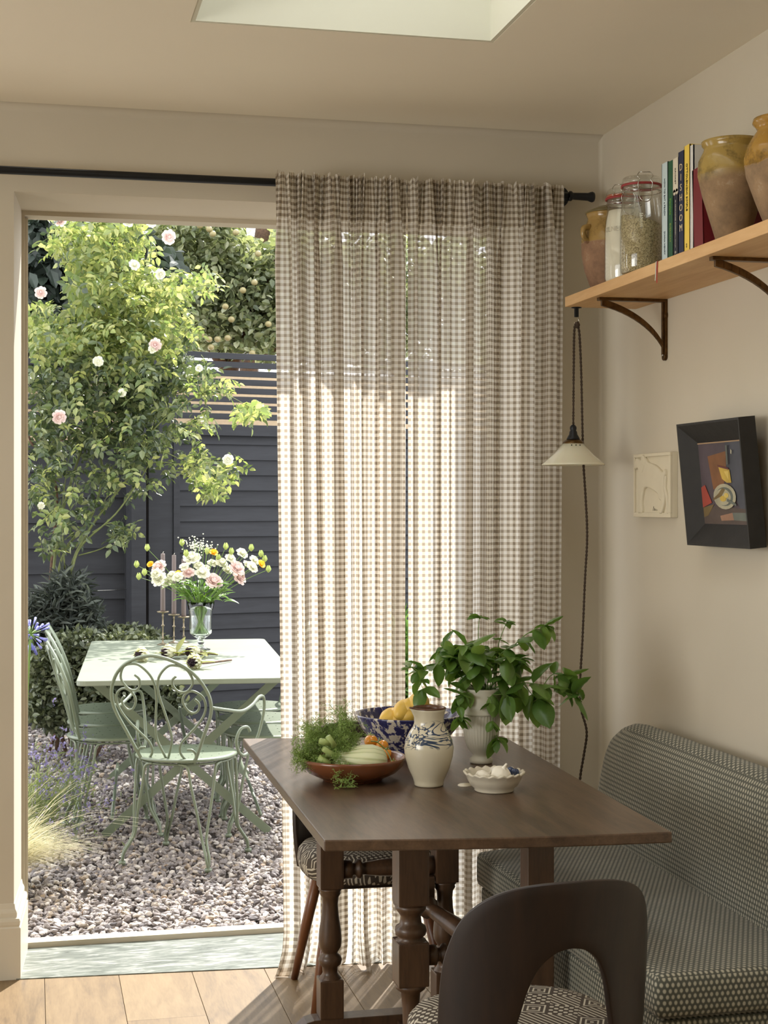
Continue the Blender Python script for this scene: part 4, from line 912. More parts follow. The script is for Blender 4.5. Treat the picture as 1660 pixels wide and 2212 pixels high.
def bstem(pts, dys, r0, leaves, lsize=.06, tip=True):
    P_ = [bpt(px, py, dy) for (px, py), dy in zip(pts, dys)]
    Q = catmull(P_, 6); n = len(Q); stemsMB.tube(Q, [r0*(1-.6*i/n) for i in range(n)], 6)
    for (f, s) in leaves:
        i = min(n-2, int(f*(n-1))); T_ = (Q[i+1]-Q[i]).normalized(); side = T_.cross(Vector((random.uniform(-1, 1), random.uniform(-1, 1), .3))).normalized()
        for sgn in (-1, 1, 1.01):
            if sgn > 1: side = side.cross(T_); d0 = random.choice((-1, 1))
            d = side*(sgn if sgn < 1.005 else d0)*.9+T_*.35+Vector((0, 0, random.uniform(-.55, .05))); bleaf(Q[i], d, s*lsize*random.uniform(1.05, 1.45), random.uniform(-.5, .5))
    if tip:
        for k in range(5):
            a = k*PI/2.5+random.random(); T_ = (Q[-1]-Q[-2]).normalized(); bleaf(Q[-1], Vector((cos(a), sin(a)*.8, random.uniform(-.6, .3)))+T_*.3, lsize*random.uniform(.5, .9), random.uniform(-.4, .4))
L3 = lambda *a: [(f, s) for f, s in a]
bstem([(1036, 1495), (1035, 1430), (1034, 1370), (1036, 1331)], [0, 0, 0, -.01], .0018, L3((.45, .5), (.97, .75)), .04)
bstem([(1060, 1492), (1075, 1430), (1078, 1390), (1096, 1342)], [0, .01, .02, .03], .002, L3((.55, .6), (.75, .6), (.98, .6)), .042)
bstem([(1070, 1492), (1078, 1420), (1110, 1395), (1135, 1372), (1165, 1355), (1180, 1352)], [0, .0, .0, 0, -.01, -.01], .0022, L3((.35, .9), (.55, 1), (.75, .9), (.93, 1.1)), .05)
bstem([(1050, 1495), (1000, 1440), (960, 1425), (925, 1445), (905, 1452), (888, 1440)], [0, -.02, -.03, -.03, -.03, -.03], .0018, L3((.2, 1), (.35, 1.0), (.5, .9), (.68, .8), (.85, .6)), .05)
bstem([(915, 1452), (908, 1470), (915, 1490)], [-.03, -.04, -.05], .0013, L3((.5, .9), (.95, .9)), .045, False)
bstem([(1045, 1495), (1020, 1440), (1012, 1400), (1005, 1395)], [0, -.03, -.05, -.06], .002, L3((.3, 1), (.5, 1.1), (.7, 1.1), (.92, 1)), .056)
bstem([(1050, 1495), (1045, 1450), (1052, 1410), (1058, 1405)], [0, .02, .03, .02], .002, L3((.4, 1), (.6, 1), (.85, 1)), .05)
bstem([(1042, 1498), (985, 1450), (970, 1410), (960, 1400)], [0, -.01, -.0, 0], .0018, L3((.4, 1), (.6, 1), (.8, .9), (.95, .8)), .05)
bstem([(1055, 1490), (1090, 1480), (1130, 1475), (1175, 1480), (1215, 1492), (1235, 1478)], [0, -.02, -.03, -.04, -.04, -.04], .0022, L3((.2, .9), (.35, 1.2), (.5, 1.3), (.66, .8), (.85, .8), (.97, 1.1)), .055)
bstem([(1130, 1475), (1150, 1500), (1165, 1510)], [-.03, -.05, -.06], .0015, L3((.5, 1.1), (.95, 1.2)), .055)
bstem([(1175, 1480), (1190, 1460), (1205, 1455), (1222, 1460)], [-.04, -.03, -.03, -.04], .0014, L3((.5, .8), (.95, 1.0)), .05)
bstem([(1215, 1492), (1235, 1500), (1240, 1500)], [-.04, -.05, -.05], .0013, L3((.9, 1.2),), .055)
bstem([(1030, 1500), (1060, 1510), (1062, 1545), (1072, 1580), (1074, 1600)], [-.03, -.06, -.065, -.065, -.065], .0012, L3((.35, .6), (.6, .6), (.9, .9)), .045)
bstem([(1020, 1500), (1000, 1510), (990, 1535), (995, 1550)], [-.02, -.05, -.055, -.055], .0012, L3((.6, .8), (.95, .8)), .042)
bstem([(1045, 1495), (1100, 1450), (1110, 1430), (1125, 1425)], [0, .02, .03, .03], .0018, L3((.4, 1), (.6, 1), (.8, 1)), .052)
bstem([(1040, 1492), (1060, 1500), (1090, 1500), (1100, 1505)], [0, -.05, -.065, -.07], .0015, L3((.4, .9), (.7, 1), (.95, 1)), .05)
bstem([(1030, 1492), (1010, 1495), (1000, 1500)], [0, -.04, -.05], .0015, L3((.5, .9), (.95, 1)), .045)
bstem([(1048, 1492), (1020, 1450), (985, 1420), (975, 1400)], [0, .03, .05, .05], .0018, L3((.4, 1), (.6, 1), (.8, 1), (.95, 1)), .052)
bstem([(1052, 1492), (1080, 1460), (1095, 1430), (1100, 1420)], [0, -.04, -.06, -.07], .0018, L3((.35, 1), (.6, 1), (.85, 1)), .05)
bstem([(1048, 1492), (1035, 1460), (1030, 1430), (1040, 1420)], [0, -.04, -.07, -.08], .0018, L3((.4, 1), (.65, 1), (.9, 1)), .054)
for k in range(8):
    a = random.uniform(0, 6.28); r = random.uniform(0, .025)
    stemsMB.tube([(r*cos(a), r*sin(a), 0), (r*cos(a)*1.4, r*sin(a)*1.4, .04), (r*cos(a)*2+random.uniform(-.02, .02), r*sin(a)*2, .085)], .0014, 6, 3)
stemsMB.build('stems', M['stem'], bas)
# ---- fennel and tomatoes in the terracotta dish
def fennel(label, x, y, z, L, wd, ang, tilt, stalks=3, seed=1):
    rn = random.Random(seed)
    t = thing('fennel_bulb', label, 'fennel', (x, y, z), ang, 'fennel in the terracotta dish'); t.rotation_euler = (0, tilt, ang)
    # bulb along +X (base at 0), layered sheaths
    prof_ = [(0, .10), (.04, .30), (.12, .46), (.3, .54), (.5, .50), (.7, .38), (.86, .26), (1.0, .20)]
    def ff(d): return 1
    vs = []; fs = []; n = 28
    for f, w in prof_:
        for k in range(n):
            a = 2*PI*k/n; rr = w*wd*(1+.05*abs(sin(a*3))*f); vs.append((f*L, rr*cos(a), rr*sin(a)*.72))
    for i in range(len(prof_)-1):
        for k in range(n): fs.append((i*n+k, i*n+(k+1) % n, (i+1)*n+(k+1) % n, (i+1)*n+k))
    fs += [tuple(range(n)), tuple((len(prof_)-1)*n+k for k in range(n))]
    MB().add(vs, fs, True).build('bulb', M['fennel'], t)
    fr = MB()
    for s in range(stalks):
        a = -.5+s*1.0/max(1, stalks-1) if stalks > 1 else 0; zz = rn.uniform(-.2, .5)
        base = Vector((L*.95, wd*.12*a*2, 0)); d = Vector((1, a*.9, zz+.15)).normalized(); ln = rn.uniform(.03, .06)
        e_ = base+d*ln; MB().tube([base-d*.02, base+d*ln*.5, e_], [.0085, .0075, .007], 12).build('stalk', M['fennel_stem'], t)
    return t
ff_ = fennel('big pale fennel bulb lying at the right of the terracotta dish', DX+.080, DY-.045, ZT+.052, .132, .098, PI-.10, -.10, 3, 2)
ff2 = fennel('smaller cut fennel bulb at the left of the dish under its fronds', DX-.065, DY-.035, ZT+.046, .085, .056, .15, .02, 3, 5)
fd = thing('fennel_fronds', 'feathery green fennel tops heaped over the left of the dish', 'fennel', (DX, DY, ZT), 0)
def frondblob():
    rn = random.Random(9); V = []; F = []; w = .00045
    def seg(p, q, w):
        d = (q-p); s = d.cross(Vector((rn.uniform(-1, 1), rn.uniform(-1, 1), rn.uniform(-1, 1)))).normalized()*w; i = len(V)
        V.extend([p-s, p+s, q+s*.6, q-s*.6]); F.append((i, i+1, i+2, i+3))
    def branch(p, d, L, lvl):
        n = 3 if lvl < 2 else 2; q = p
        for i in range(n):
            d = (d+Vector((rn.uniform(-.3, .3), rn.uniform(-.3, .3), rn.uniform(-.28, .2)))).normalized(); q2 = q+d*L/n; 
            if q2.z < .004: q2.z = .004
            seg(q, q2, w*(3.4-lvl) if lvl < 3 else w)
            if lvl < 3:
                for s in range(3 if lvl else 4):
                    side = d.cross(Vector((rn.uniform(-1, 1), rn.uniform(-1, 1), rn.uniform(-1, 1)))).normalized()
                    branch(q2, (d*.6+side).normalized(), L*(.48 if lvl else .45), lvl+1)
            q = q2
    def wp(px, py, dy=0): q = onY(px, py, DY+dy); return Vector((q.x-DX, dy, q.z-ZT))
    for (sx, sy, ex, ey, dy) in ((735, 1620, 736, 1545, .03), (730, 1625, 745, 1560, .02), (700, 1630, 660, 1590, 0), (705, 1640, 650, 1615, -.02), (700, 1645, 655, 1640, -.04), (720, 1640, 690, 1590, 0), (725, 1640, 712, 1575, .03), (735, 1640, 740, 1600, -.03), (710, 1650, 725, 1625, -.06), (700, 1650, 680, 1645, -.05), (735, 1650, 740, 1660, -.09), (715, 1635, 745, 1605, -.03), (700, 1625, 670, 1570, .05), (725, 1620, 760, 1590, .03), (690, 1640, 665, 1628, -.03), (735, 1655, 733, 1690, -.115)):
        p = wp(sx, sy, dy*.5); q = wp(ex, ey, dy); branch(p, (q-p).normalized(), (q-p).length, 0)
        if ey > 1680: continue
        branch(p+Vector((0, .01, 0)), (q-p+Vector((.01, 0, 0))).normalized(), (q-p).length*.85, 0)
    return V, F
V, F = frondblob(); V = [Vector(v) for v in V]
o = npmesh('frond', [tuple(v) for v in V], F, M['frond'], fd); tag(o, kind='stuff')
b = MB()
for (x0, x1, z0) in ((735, 736, .1), (728, 748, .09)):
    p0 = onY(x0, 1625, DY); p1 = onY(x1, 1548 if x0 == 735 else 1570, DY+.02); b.tube([(p0.x-DX, 0, p0.z-ZT), (p1.x-DX, .02, p1.z-ZT)], [.004, .0025], 8)
for (a_, b_, c_, d_) in ((688, 1636, 712, 1650), (715, 1605, 690, 1600), (722, 1612, 708, 1590), (745, 1655, 772, 1668)):
    p0 = onY(a_, b_, DY-.05); p1 = onY(c_, d_, DY-.05); b.tube([(p0.x-DX, -.05, p0.z-ZT), (p1.x-DX, -.055, p1.z-ZT)], [.0085, .0075], 12)
b.build('stalks', M['fennel_stem'], fd)
tm0 = None
for (px, py, z, r, lab) in ((802, 1601, .812, .0185, 'orange tomato highest of the vine, left of the other two'), (826, 1612, .802, .0175, 'orange tomato in the middle of the vine'), (836, 1630, .79, .0165, 'orange tomato half hidden behind the fennel bulb'), (850, 1655, .768, .0145, 'orange tomato low at the right side of the dish')):
    q = onZ(px, py, z); b = MB(); b.sphere((0, 0, 0), r, 22, 14, (1, 1, .95), lambda d: 1-.10*max(0, d.z-.85)/.15); t = thing('tomato', lab, 'tomato', (q.x, q.y, z), 0, 'orange tomatoes in the terracotta dish')
    b.build('fruit', M['tomato'], t)
    b = MB(); b.tube([(0, 0, r*.85), (.003, .004, r*1.35)], .0014, 6)
    for k in range(5): a = k*1.257; b.tube([(0, 0, r*.9), (cos(a)*r*.35, sin(a)*r*.35, r*.98), (cos(a)*r*.6, sin(a)*r*.6, r*.9)], [.001, .0012, .0004], 5, 2)
    b.build('calyx', M['fennel_stem'], t); t.rotation_euler = (random.uniform(-.5, .5), random.uniform(-.4, .4), random.uniform(0, 6))
vn = MB(); pts = [onZ(px, py, z+.018) for px, py, z in ((802, 1601, .812), (815, 1603, .812), (826, 1612, .802), (838, 1625, .79), (850, 1655, .768))]
vo_ = vn.tube(pts, .0014, 6, 5).build('tomato_vine', M['stem']); tag(vo_, 'thin green vine stem linking the orange tomatoes', 'vine')
# ================================================================== GARDEN
gb = tag(bpy.data.objects.new('gravel_bed', None), kind='structure'); COL.objects.link(gb)
MB().add([(-6, 5.27, -.045), (9, 5.27, -.045), (9, 16, -.045), (-6, 16, -.045)], [(0, 1, 2, 3)]).build('bedding', M['ground'], gb)
ico = bmesh.new(); bmesh.ops.create_icosphere(ico, subdivisions=1, radius=1); IV = np.array([v.co[:] for v in ico.verts]); IF = np.array([[v.index for v in f.verts] for f in ico.faces]); ico.free()
ico = bmesh.new(); bmesh.ops.create_icosphere(ico, subdivisions=2, radius=1); IV2 = np.array([v.co[:] for v in ico.verts]); IF2 = np.array([[v.index for v in f.verts] for f in ico.faces]); ico.free()
def rocks(n, x0, x1, y0, y1, z, s0, s1, name, flatn=.55):
    c = np.stack([RNG.uniform(x0, x1, n), RNG.uniform(y0, y1, n), RNG.uniform(z-.010, z+.004, n)], -1)
    s = RNG.uniform(s0, s1, (n, 1))*np.stack([RNG.uniform(.8, 1.35, n), RNG.uniform(.6, 1, n), RNG.uniform(.35, .7, n)], -1)
    q = RNG.normal(size=(n, 4)); q[:, 1:3] *= .3; q /= np.linalg.norm(q, axis=1, keepdims=True); w, x, y, zz = q.T
    Rm = np.stack([1-2*(y*y+zz*zz), 2*(x*y-zz*w), 2*(x*zz+y*w), 2*(x*y+zz*w), 1-2*(x*x+zz*zz), 2*(y*zz-x*w), 2*(x*zz-y*w), 2*(y*zz+x*w), 1-2*(x*x+y*y)], -1).reshape(n, 3, 3)
    jit = RNG.uniform(.72, 1.18, (n, len(IV), 1))
    V = (IV[None]*jit)*s[:, None, :]; V = np.einsum('nij,nkj->nki', Rm, V)+c[:, None, :]
    F = IF[None]+np.arange(n)[:, None, None]*len(IV)
    return npmesh(name, V, F.reshape(-1, 3), M['pebble'], gb, False)
# nearest row : single stones as parts
stones = []
for k in range(6):
    b = MB(); sc3 = Vector((1.15+.1*k % .3, .8, .5)); vs = [Vector(v)*random.uniform(.8, 1.15) for v in IV]; b.add([(v.x*sc3.x, v.y*sc3.y, v.z*sc3.z) for v in vs], [tuple(f) for f in IF]); o = b.build('pebble', M['pebble']); stones.append(o.data); bpy.data.objects.remove(o)
cells = []
for i in range(300):
    r_ = i//34; c_ = i % 34
    o = bpy.data.objects.new('pebble', random.choice(stones)); COL.objects.link(o); o.parent = gb; s = random.uniform(.0115, .0185)
    o.location = (.0+(c_+random.random()*.8+(r_ % 2)*.5)*.0262, 5.277+(r_+random.random()*.6)*.029, random.uniform(-.012, .004)); o.scale = (s, s, s); o.rotation_euler = (random.uniform(-.5, .5), random.uniform(-.5, .5), random.uniform(0, 6.28))
o = rocks(5200, -.1, 1.7, 5.272, 6.3, -.014, .010, .0175, 'pebbles'); tag(o, kind='stuff')
o = rocks(9500, -.35, 2.1, 6.25, 8.2, -.012, .010, .018, 'pebbles'); tag(o, kind='stuff')
o = rocks(9000, -.5, 3.2, 8.1, 11.3, -.012, .012, .021, 'pebbles'); tag(o, kind='stuff')
# ---- bistro table
OT = (.712, 7.55); OZT = .70; OA = R(-4)
ot = thing('garden_table', 'rectangular pale sage green folding metal table on crossed flat legs', 'table', (OT[0], OT[1], 0), OA)
b = MB(); hw, hl = .468, .955; o_ = []
for (cx_, cy_, a0) in ((hw-.04, -hl+.04, -PI/2), (hw-.04, hl-.04, 0), (-hw+.04, hl-.04, PI/2), (-hw+.04, -hl+.04, PI)):
    for k in range(6): a = a0+k/5*PI/2; o_.append((cx_+.04*cos(a), cy_+.04*sin(a)))
b.prism(o_, lambda p: (p[0], p[1], OZT-.024), lambda p: (p[0], p[1], OZT)); b.build('tabletop', M['green_top'], ot, bevel=.004)
def flatbar(b, P, Q, w, th, side):
    P = Vector(P); Q = Vector(Q); d = (Q-P).normalized(); s = Vector(side).normalized(); n = d.cross(s).normalized()
    vs = [p+n*a*w/2+s*c*th/2 for p in (P, Q) for a, c in ((-1, -1), (1, -1), (1, 1), (-1, 1))]
    b.add(vs, [(0, 1, 2, 3), (7, 6, 5, 4), (0, 4, 5, 1), (1, 5, 6, 2), (2, 6, 7, 3), (3, 7, 4, 0)])
for y_ in (-.72, .72):
    for sx in (-1, 1):
        b = MB(); flatbar(b, (sx*.40, y_+sx*.012, OZT-.03), (-sx*.36, y_+sx*.012, -.005), .036, .008, (0, 1, 0)); b.build('leg', M['green_paint'], ot)
    MB().tube([(0, y_-.026, .345), (0, y_+.026, .345)], .009, 10).build('pivot', M['green_paint'], ot)
for x_, z_ in ((-.36, .05), (.36, .05), (.0, .34)):
    MB().tube([(x_*.9, -.72, z_+.02), (x_*.9, .72, z_+.02)], .008, 8).build('stretcher', M['green_paint'], ot)
# ---- scrolled bistro chairs
def bistro(name, label, loc, rz, arms, r=.205, group=None):
    t = thing(name, label, 'chair', loc, rz, group); G = M['green_paint']; SH = .43
    MB().lathe([(.0001, SH-.004), (r*.6, SH-.003), (r*.92, SH), (r, SH-.002), (r+.003, SH-.008), (r, SH-.014), (r*.9, SH-.012), (.0001, SH-.012)], seg=48).build('seat', G, t)
    holes = MB()
    for k in range(18): a = k*2*PI/18; holes.tube([(r*.72*cos(a), r*.72*sin(a), SH-.0022), (r*.72*cos(a), r*.72*sin(a), SH-.0012)], .0032, 6)
    for k in range(8): a = k*2*PI/8; holes.tube([(r*.35*cos(a), r*.35*sin(a), SH-.0030), (r*.35*cos(a), r*.35*sin(a), SH-.0022)], .0032, 6)
    holes.build('perforations', M['holes'], t)
    MB().lathe([(r*.93, SH-.018), (r*.93+.005, SH-.023), (r*.93, SH-.028), (r*.93-.005, SH-.023)], seg=40, closed=True).build('seat_ring', G, t)
    k_ = r/.215
    def bp(u, v): return (u*k_, -(.175*k_)-.30*v-(.0 if abs(u) < .1 else 0)+.5*u*u*0+.35*u*u, SH-.012+v*.97)
    def rodp(pts, rad, nm): 
        b = MB()
        b.tube([bp(u, v) for u, v in pts], rad, 8, 5); return b
    hoop = [(.13, -.005), (.165, .06), (.195, .12), (.232, .19), (.246, .245), (.235, .305), (.189, .372), (.113, .42), (0, .445)]
    hoop = hoop+[(-u, v) for u, v in hoop[::-1][1:]]
    hoop = [(u*.93, v) for u, v in hoop]
    rodp(hoop, .0072, 0).build('back_hoop', G, t)
    inner = [(0, 0), (.032, .08), (.034, .13), (.022, .20), (.006, .285), (.016, .353), (.06, .400), (.10, .408), (.145, .393), (.166, .343), (.136, .302), (.100, .298), (.078, .318), (.076, .345), (.095, .362)]
    side = [(.100, .052), (.125, .05), (.137, .03), (.125, .008), (.095, .004), (.068, .035), (.075, .075), (.115, .115), (.159, .155), (.195, .198), (.212, .240), (.203, .28), (.165, .302), (.130, .290), (.112, .258), (.128, .222), (.155, .210), (.178, .225), (.184, .25), (.168, .268)]
    for s in (-1, 1):
        rodp([(s*u, v) for u, v in inner], .0052, 0).build('back_scroll', G, t); rodp([(s*u*.97, v) for u, v in side], .0052, 0).build('back_scroll', G, t)
    if arms:
        for s in (-1, 1):
            P_ = [(s*.218, -.215, SH+.215), (s*.250, -.15, SH+.20), (s*.275, -.06, SH+.185), (s*.285, .02, SH+.20), (s*.285, .09, SH+.225), (s*.283, .14, SH+.215), (s*.278, .155, SH+.16), (s*.262, .14, SH+.07), (s*.245, .11, SH+.01), (s*.232, .06, SH-.012), (s*.225, .02, SH+.01), (s*.225, .0, SH+.06), (s*.235, .02, SH+.10), (s*.25, .05, SH+.105), (s*.255, .065, SH+.085)]
            MB().tube(P_, .0068, 8, 5).build('arm', G, t)
    for a in (PI*.25, PI*.75, PI*1.25, PI*1.75):
        b = MB(); ft = (cos(a)*(r+.065), sin(a)*(r+.065), .004)
        for da in (-.20, .20):
            P_ = [(cos(a+da*2.4)*r*.93, sin(a+da*2.4)*r*.93, SH-.022), (cos(a+da*1.5)*r*.98, sin(a+da*1.5)*r*.98, SH-.035), (cos(a+da*1.2)*r, sin(a+da*1.2)*r, SH-.10), (cos(a+da*.7)*(r+.008), sin(a+da*.7)*(r+.008), .23), (cos(a+da*.25)*(r+.014), sin(a+da*.25)*(r+.014), .125), (cos(a+da*.15)*(r+.032), sin(a+da*.15)*(r+.032), .085), (cos(a+da*.12)*(r+.058), sin(a+da*.12)*(r+.058), .045), ft]
            b.tube(P_, .0060, 8, 5)
        b.tube([(ft[0], ft[1], .008), (ft[0], ft[1], -.006)], .014, 12); b.build('leg', G, t)
    return t
M['holes'] = simple('seat_pierced_dots', (70, 82, 64), .7)
bistro('garden_chair', 'sage green scrollwork garden armchair at the near end of the garden table', (.615, 6.37, 0), R(-32), True)
lc = bistro('garden_chair', 'nearest of the three green garden chairs along the left of the garden table', (.345, 6.98, 0), -PI/2+R(5), False, .195, 'side garden chairs')
dup(lc, (.355, 7.41, 0), -PI/2+R(5), 'middle of the three green garden chairs along the left of the garden table')
dup(lc, (.365, 7.84, 0), -PI/2+R(5), 'farthest of the three green garden chairs along the left of the garden table')
dup(lc, (1.03, 6.90, 0), PI/2-R(4), 'nearest green garden chair on the right of the garden table, partly behind the curtain')
dup(lc, (1.05, 7.33, 0), PI/2-R(4), 'middle green garden chair on the right of the garden table, seat in sun and shade')
dup(lc, (1.075, 7.77, 0), PI/2-R(4), 'farthest green garden chair on the right of the garden table, by the dark fence')
# ---- candlesticks
for k, (px, ztop_, zc_, lab) in enumerate((((352, 1393), 0, 0, 'tall mauve candle on thin silver stick, leftmost and tallest of the three'), ((376, 1389), 0, 0, 'mauve candle on thin silver stick, middle of the three'), ((397, 1388), 0, 0, 'mauve candle on thin silver stick, rightmost and shortest of the three'))):
    q = onZ(px[0], px[1], OZT); zd = onY(px[0], (1322, 1328, 1333)[k], q.y).z-OZT; zt = onY(px[0], (1196, 1199, 1207)[k], q.y).z-OZT
    t = thing('candlestick', lab, 'candlestick', (q.x, q.y, OZT+.0005), 0, 'candlesticks on the garden table')
    s = zd
    pr2 = [(.028, 0), (.03, .003), (.02, .006), (.005, .012), (.004, .03), (.008, .034), (.004, .038), (.004, s*.55), (.009, s*.575), (.009, s*.60), (.004, s*.625), (.004, s*.86), (.007, s*.88), (.0045, s*.9), (.006, s-.006), (.03, s-.003), (.033, s+.003), (.031, s+.004), (.008, s), (.0001, s)]
    MB().lathe(pr2, seg=20).build('stick', M['silver'], t)
    cn_ = MB().lathe([(.0125, s+.001), (.0130, s+.01), (.0115, zt-.004), (.0095, zt), (.0001, zt-.001)], seg=20).build('candle', M['candle'], t)
    MB().tube([(0, 0, zt-.002), (.001, 0, zt+.006), (.005, 0, zt+.010)], .0012, 6).build('wick', M['garlic'], cn_)
# ---- glass vase with the bouquet
vq = onZ(434, 1404, OZT)
gv = thing('glass_vase', 'clear footed glass vase of water on the garden table', 'vase', (vq.x, vq.y, OZT+.0005))
vsc = 3350/ (vq.x*sin(TH)+vq.y*cos(TH))
H1 = (1404-1300)/vsc; rr = 27/vsc; 
op = [(rr*.75, 0), (rr*.78, .004), (rr*.3, .012), (.016, .02), (.011, .026), (.018, .034), (.019, .04), (.011, .047), (.02, .055), (.022, .060), (rr*.55, .068), (rr*.86, .085), (rr*.9, .11), (rr*.9, H1*.70), (rr*.96, H1*.82), (rr*1.12, H1)]
ip = [(r-.004, z+(.004 if i == 0 else 0)) for i, (r, z) in enumerate(op[10:])]
MB().lathe(op+ip[::-1]+[(.0001, .072)], seg=40).build('vase_body', M['glass'], gv)
MB().lathe([(.0001, .073)]+[(r-.0015, z+.001) for r, z in ip[1:4]]+[(rr*.9-.0055, H1*.72), (.0001, H1*.72)], seg=40).build('water', M['pane'], gv)
BB = Vector((vq.x, vq.y, OZT))
def fpt(px, py, dy=0): return onY(px, py, vq.y+dy)
def stemto(parent, tip, foot, lean=.02, r=.0016, mat='stem'):
    o0 = parent.location; f = Vector(foot)-o0; tp = Vector(tip)-o0
    neck = Vector(((f.x*.3+tp.x*.7)*.45, (f.y+tp.y)*.35, 0)); d = Vector((BB.x, BB.y, OZT+H1*.95))-o0; d.x += max(-1, min(1, (tip[0]-BB.x)/.2))*rr*.75; d.y += (tip[1]-BB.y)*.2
    MB().tube([f, d, d.lerp(tp, .5)+Vector((0, 0, lean)), tp], [r, r, r*.9, r*.7], 6, 5).build('stem', M[mat], parent)
def bloom(parent, p, rad, mat, face, layers=4):
    b = MB(); Z = Vector(face).normalized(); X = Z.cross(Vector((.3, .2, 1))).normalized(); Y = Z.cross(X)
    for L in range(layers):
        n = 5+L; rr_ = rad*(.35+.65*(L+1)/layers); up = .95*(1-L/layers)
        for k in range(n):
            a = 2*PI*(k+.5*(L % 2))/n+random.uniform(-.15, .15); d = X*cos(a)+Y*sin(a); s = Z.cross(d)
            w = rr_*1.45*sin(PI/n)*1.25
            base = p+d*rad*.08; c1 = p+d*rr_*.55+Z*rad*(.15+.35*up); c2 = p+d*rr_*(1.0-.25*up)+Z*rad*(.1+.75*up)+Vector((0, 0, random.uniform(-.1, .1)*rad)); c3 = c2+d*rr_*.12-Z*rad*.05
            vs = [base-s*w*.15, base+s*w*.15, c1-s*w*.5, c1+d*rr_*.06, c1+s*w*.5, c2-s*w*.46, c2+d*rr_*.10, c2+s*w*.46, c3]
            b.add(vs, [(0, 1, 3), (0, 3, 2), (1, 4, 3), (2, 3, 6, 5), (3, 4, 7, 6), (5, 6, 8), (6, 7, 8)], True)
    b.sphere(p+Z*rad*.35, rad*.3, 10, 6)
    return b.build('bloom', mat, parent)
def flower(kind, px, py, rad, dy=0, label=None):
    p = fpt(px, py, dy); rad *= 1.35
    names = {'white': 'white_flower', 'pink': 'pink_flower', 'yellow': 'yellow_flower', 'bud': 'flower_bud'}
    t = thing(names[kind], label, 'flower', (BB.x+random.uniform(-.012, .012), BB.y+random.uniform(-.012, .012), OZT+.085), 0, 'flowers in the glass vase')
    o0 = t.location; face = (p-Vector((BB.x, BB.y, OZT+.2))).normalized()+Vector((0, -.9, .2))
    stemto(t, p-face.normalized()*rad*.3, (o0.x+(BB.x-p.x)*.10, o0.y, OZT+.08))
    if kind == 'bud':
        b = MB(); q = p-o0
        for k in range(5): a = k*1.257; b.tube([q+Vector((0, 0, -rad)), q+Vector((cos(a)*rad*.6, sin(a)*rad*.6, 0)), q+Vector((cos(a)*rad*.35, sin(a)*rad*.35, rad*1.3))], [.001, rad*.35, .0006], 6, 3)
        b.sphere(q, rad*.6, 10, 7, (1, 1, 1.4)); b.build('bud', M['bud'], t)
    else:
        bloom(t, p-o0, rad, M['petal_'+kind], face, {'white': 5, 'pink': 5, 'yellow': 2}[kind])
    return t
W_ = [(415, 1209, .034, 'upper left of centre, largest and roundest'), (437, 1240, .03, 'just below centre'), (458, 1218, .02, 'above the pale pink ones at centre'), (522, 1197, .024, 'high on the right'), (548, 1212, .022, 'far right, upper of two'), (544, 1227, .024, 'far right, lower of two'), (345, 1252, .03, 'far left, behind the leftmost candle'), (362, 1258, .024, 'between the left and middle candles'), (385, 1248, .022, 'between the middle and right candles'), (478, 1219, .026, 'right of centre behind the pink bloom'), (497, 1208, .022, 'right of centre, high'), (338, 1240, .022, 'left edge among the green buds')]
W_ += [(430, 1224, .020, 'small, directly under the roundest bloom'), (398, 1226, .018, 'small, right beside the shortest candle'), (372, 1244, .020, 'low between the two left candles'), (490, 1234, .021, 'between the two pale pink clusters'), (533, 1220, .018, 'small, right of the pink pair'), (446, 1228, .016, 'smallest, above the front centre')]
for px, py, r_, w in W_: flower('white', px, py, r_, random.uniform(-.05, .05), 'white double bloom in the vase, '+w)
for px, py, r_, w in [(461, 1258, .036, 'large, front centre'), (510, 1230, .034, 'large, upper of the right-hand pair'), (515, 1250, .03, 'lower of the right-hand pair'), (345, 1227, .03, 'left, behind the tallest candle'), (408, 1240, .026, 'behind the shortest candle')]: flower('pink', px, py, r_, random.uniform(-.05, .02), 'pale pink ruffled bloom in the vase, '+w)
for px, py, r_, w in [(461, 1196, .018, 'high above the centre'), (563, 1220, .018, 'at the far right tip'), (326, 1220, .014, 'at the left'), (386, 1240, .014, 'between the candles')]: flower('yellow', px, py, r_, random.uniform(-.03, .03), 'small yellow-orange bloom in the vase, '+w)
for px, py, w in [(318, 1184, 'highest on the left'), (295, 1220, 'leftmost tip'), (300, 1246, 'drooping at the far left'), (312, 1237, 'far left cluster'), (393, 1173, 'top, above the candles'), (402, 1196, 'upper left of the white bloom'), (448, 1191, 'top centre'), (488, 1181, 'tall, right of centre'), (500, 1192, 'below the tall one on the right'), (543, 1184, 'top right arch'), (564, 1197, 'right arch'), (572, 1208, 'right end'), (580, 1230, 'drooping at the far right'), (472, 1206, 'near the centre back')]: flower('bud', px, py, .012, random.uniform(-.05, .05), 'green flower bud in the vase, '+w)
gy = thing('white_filler_flower', 'airy sprays of tiny white filler flowers at the top of the bouquet', 'flower', (BB.x, BB.y, OZT+.085), 0)
b = MB(); s_ = MB()
for k in range(110):
    p = fpt(random.gauss(430, 17), random.gauss(1178, 8), random.uniform(-.04, .04))-gy.location; b.sphere(p, .0035, 6, 4)
    if k % 8 == 0: s_.tube([Vector((0, 0, 0)), Vector((0, 0, H1-.09)), p], .0007, 4, 4)
tag(b.build('tiny_blooms', M['petal_white'], gy), kind='stuff'); s_.build('stem', M['stem'], gy)
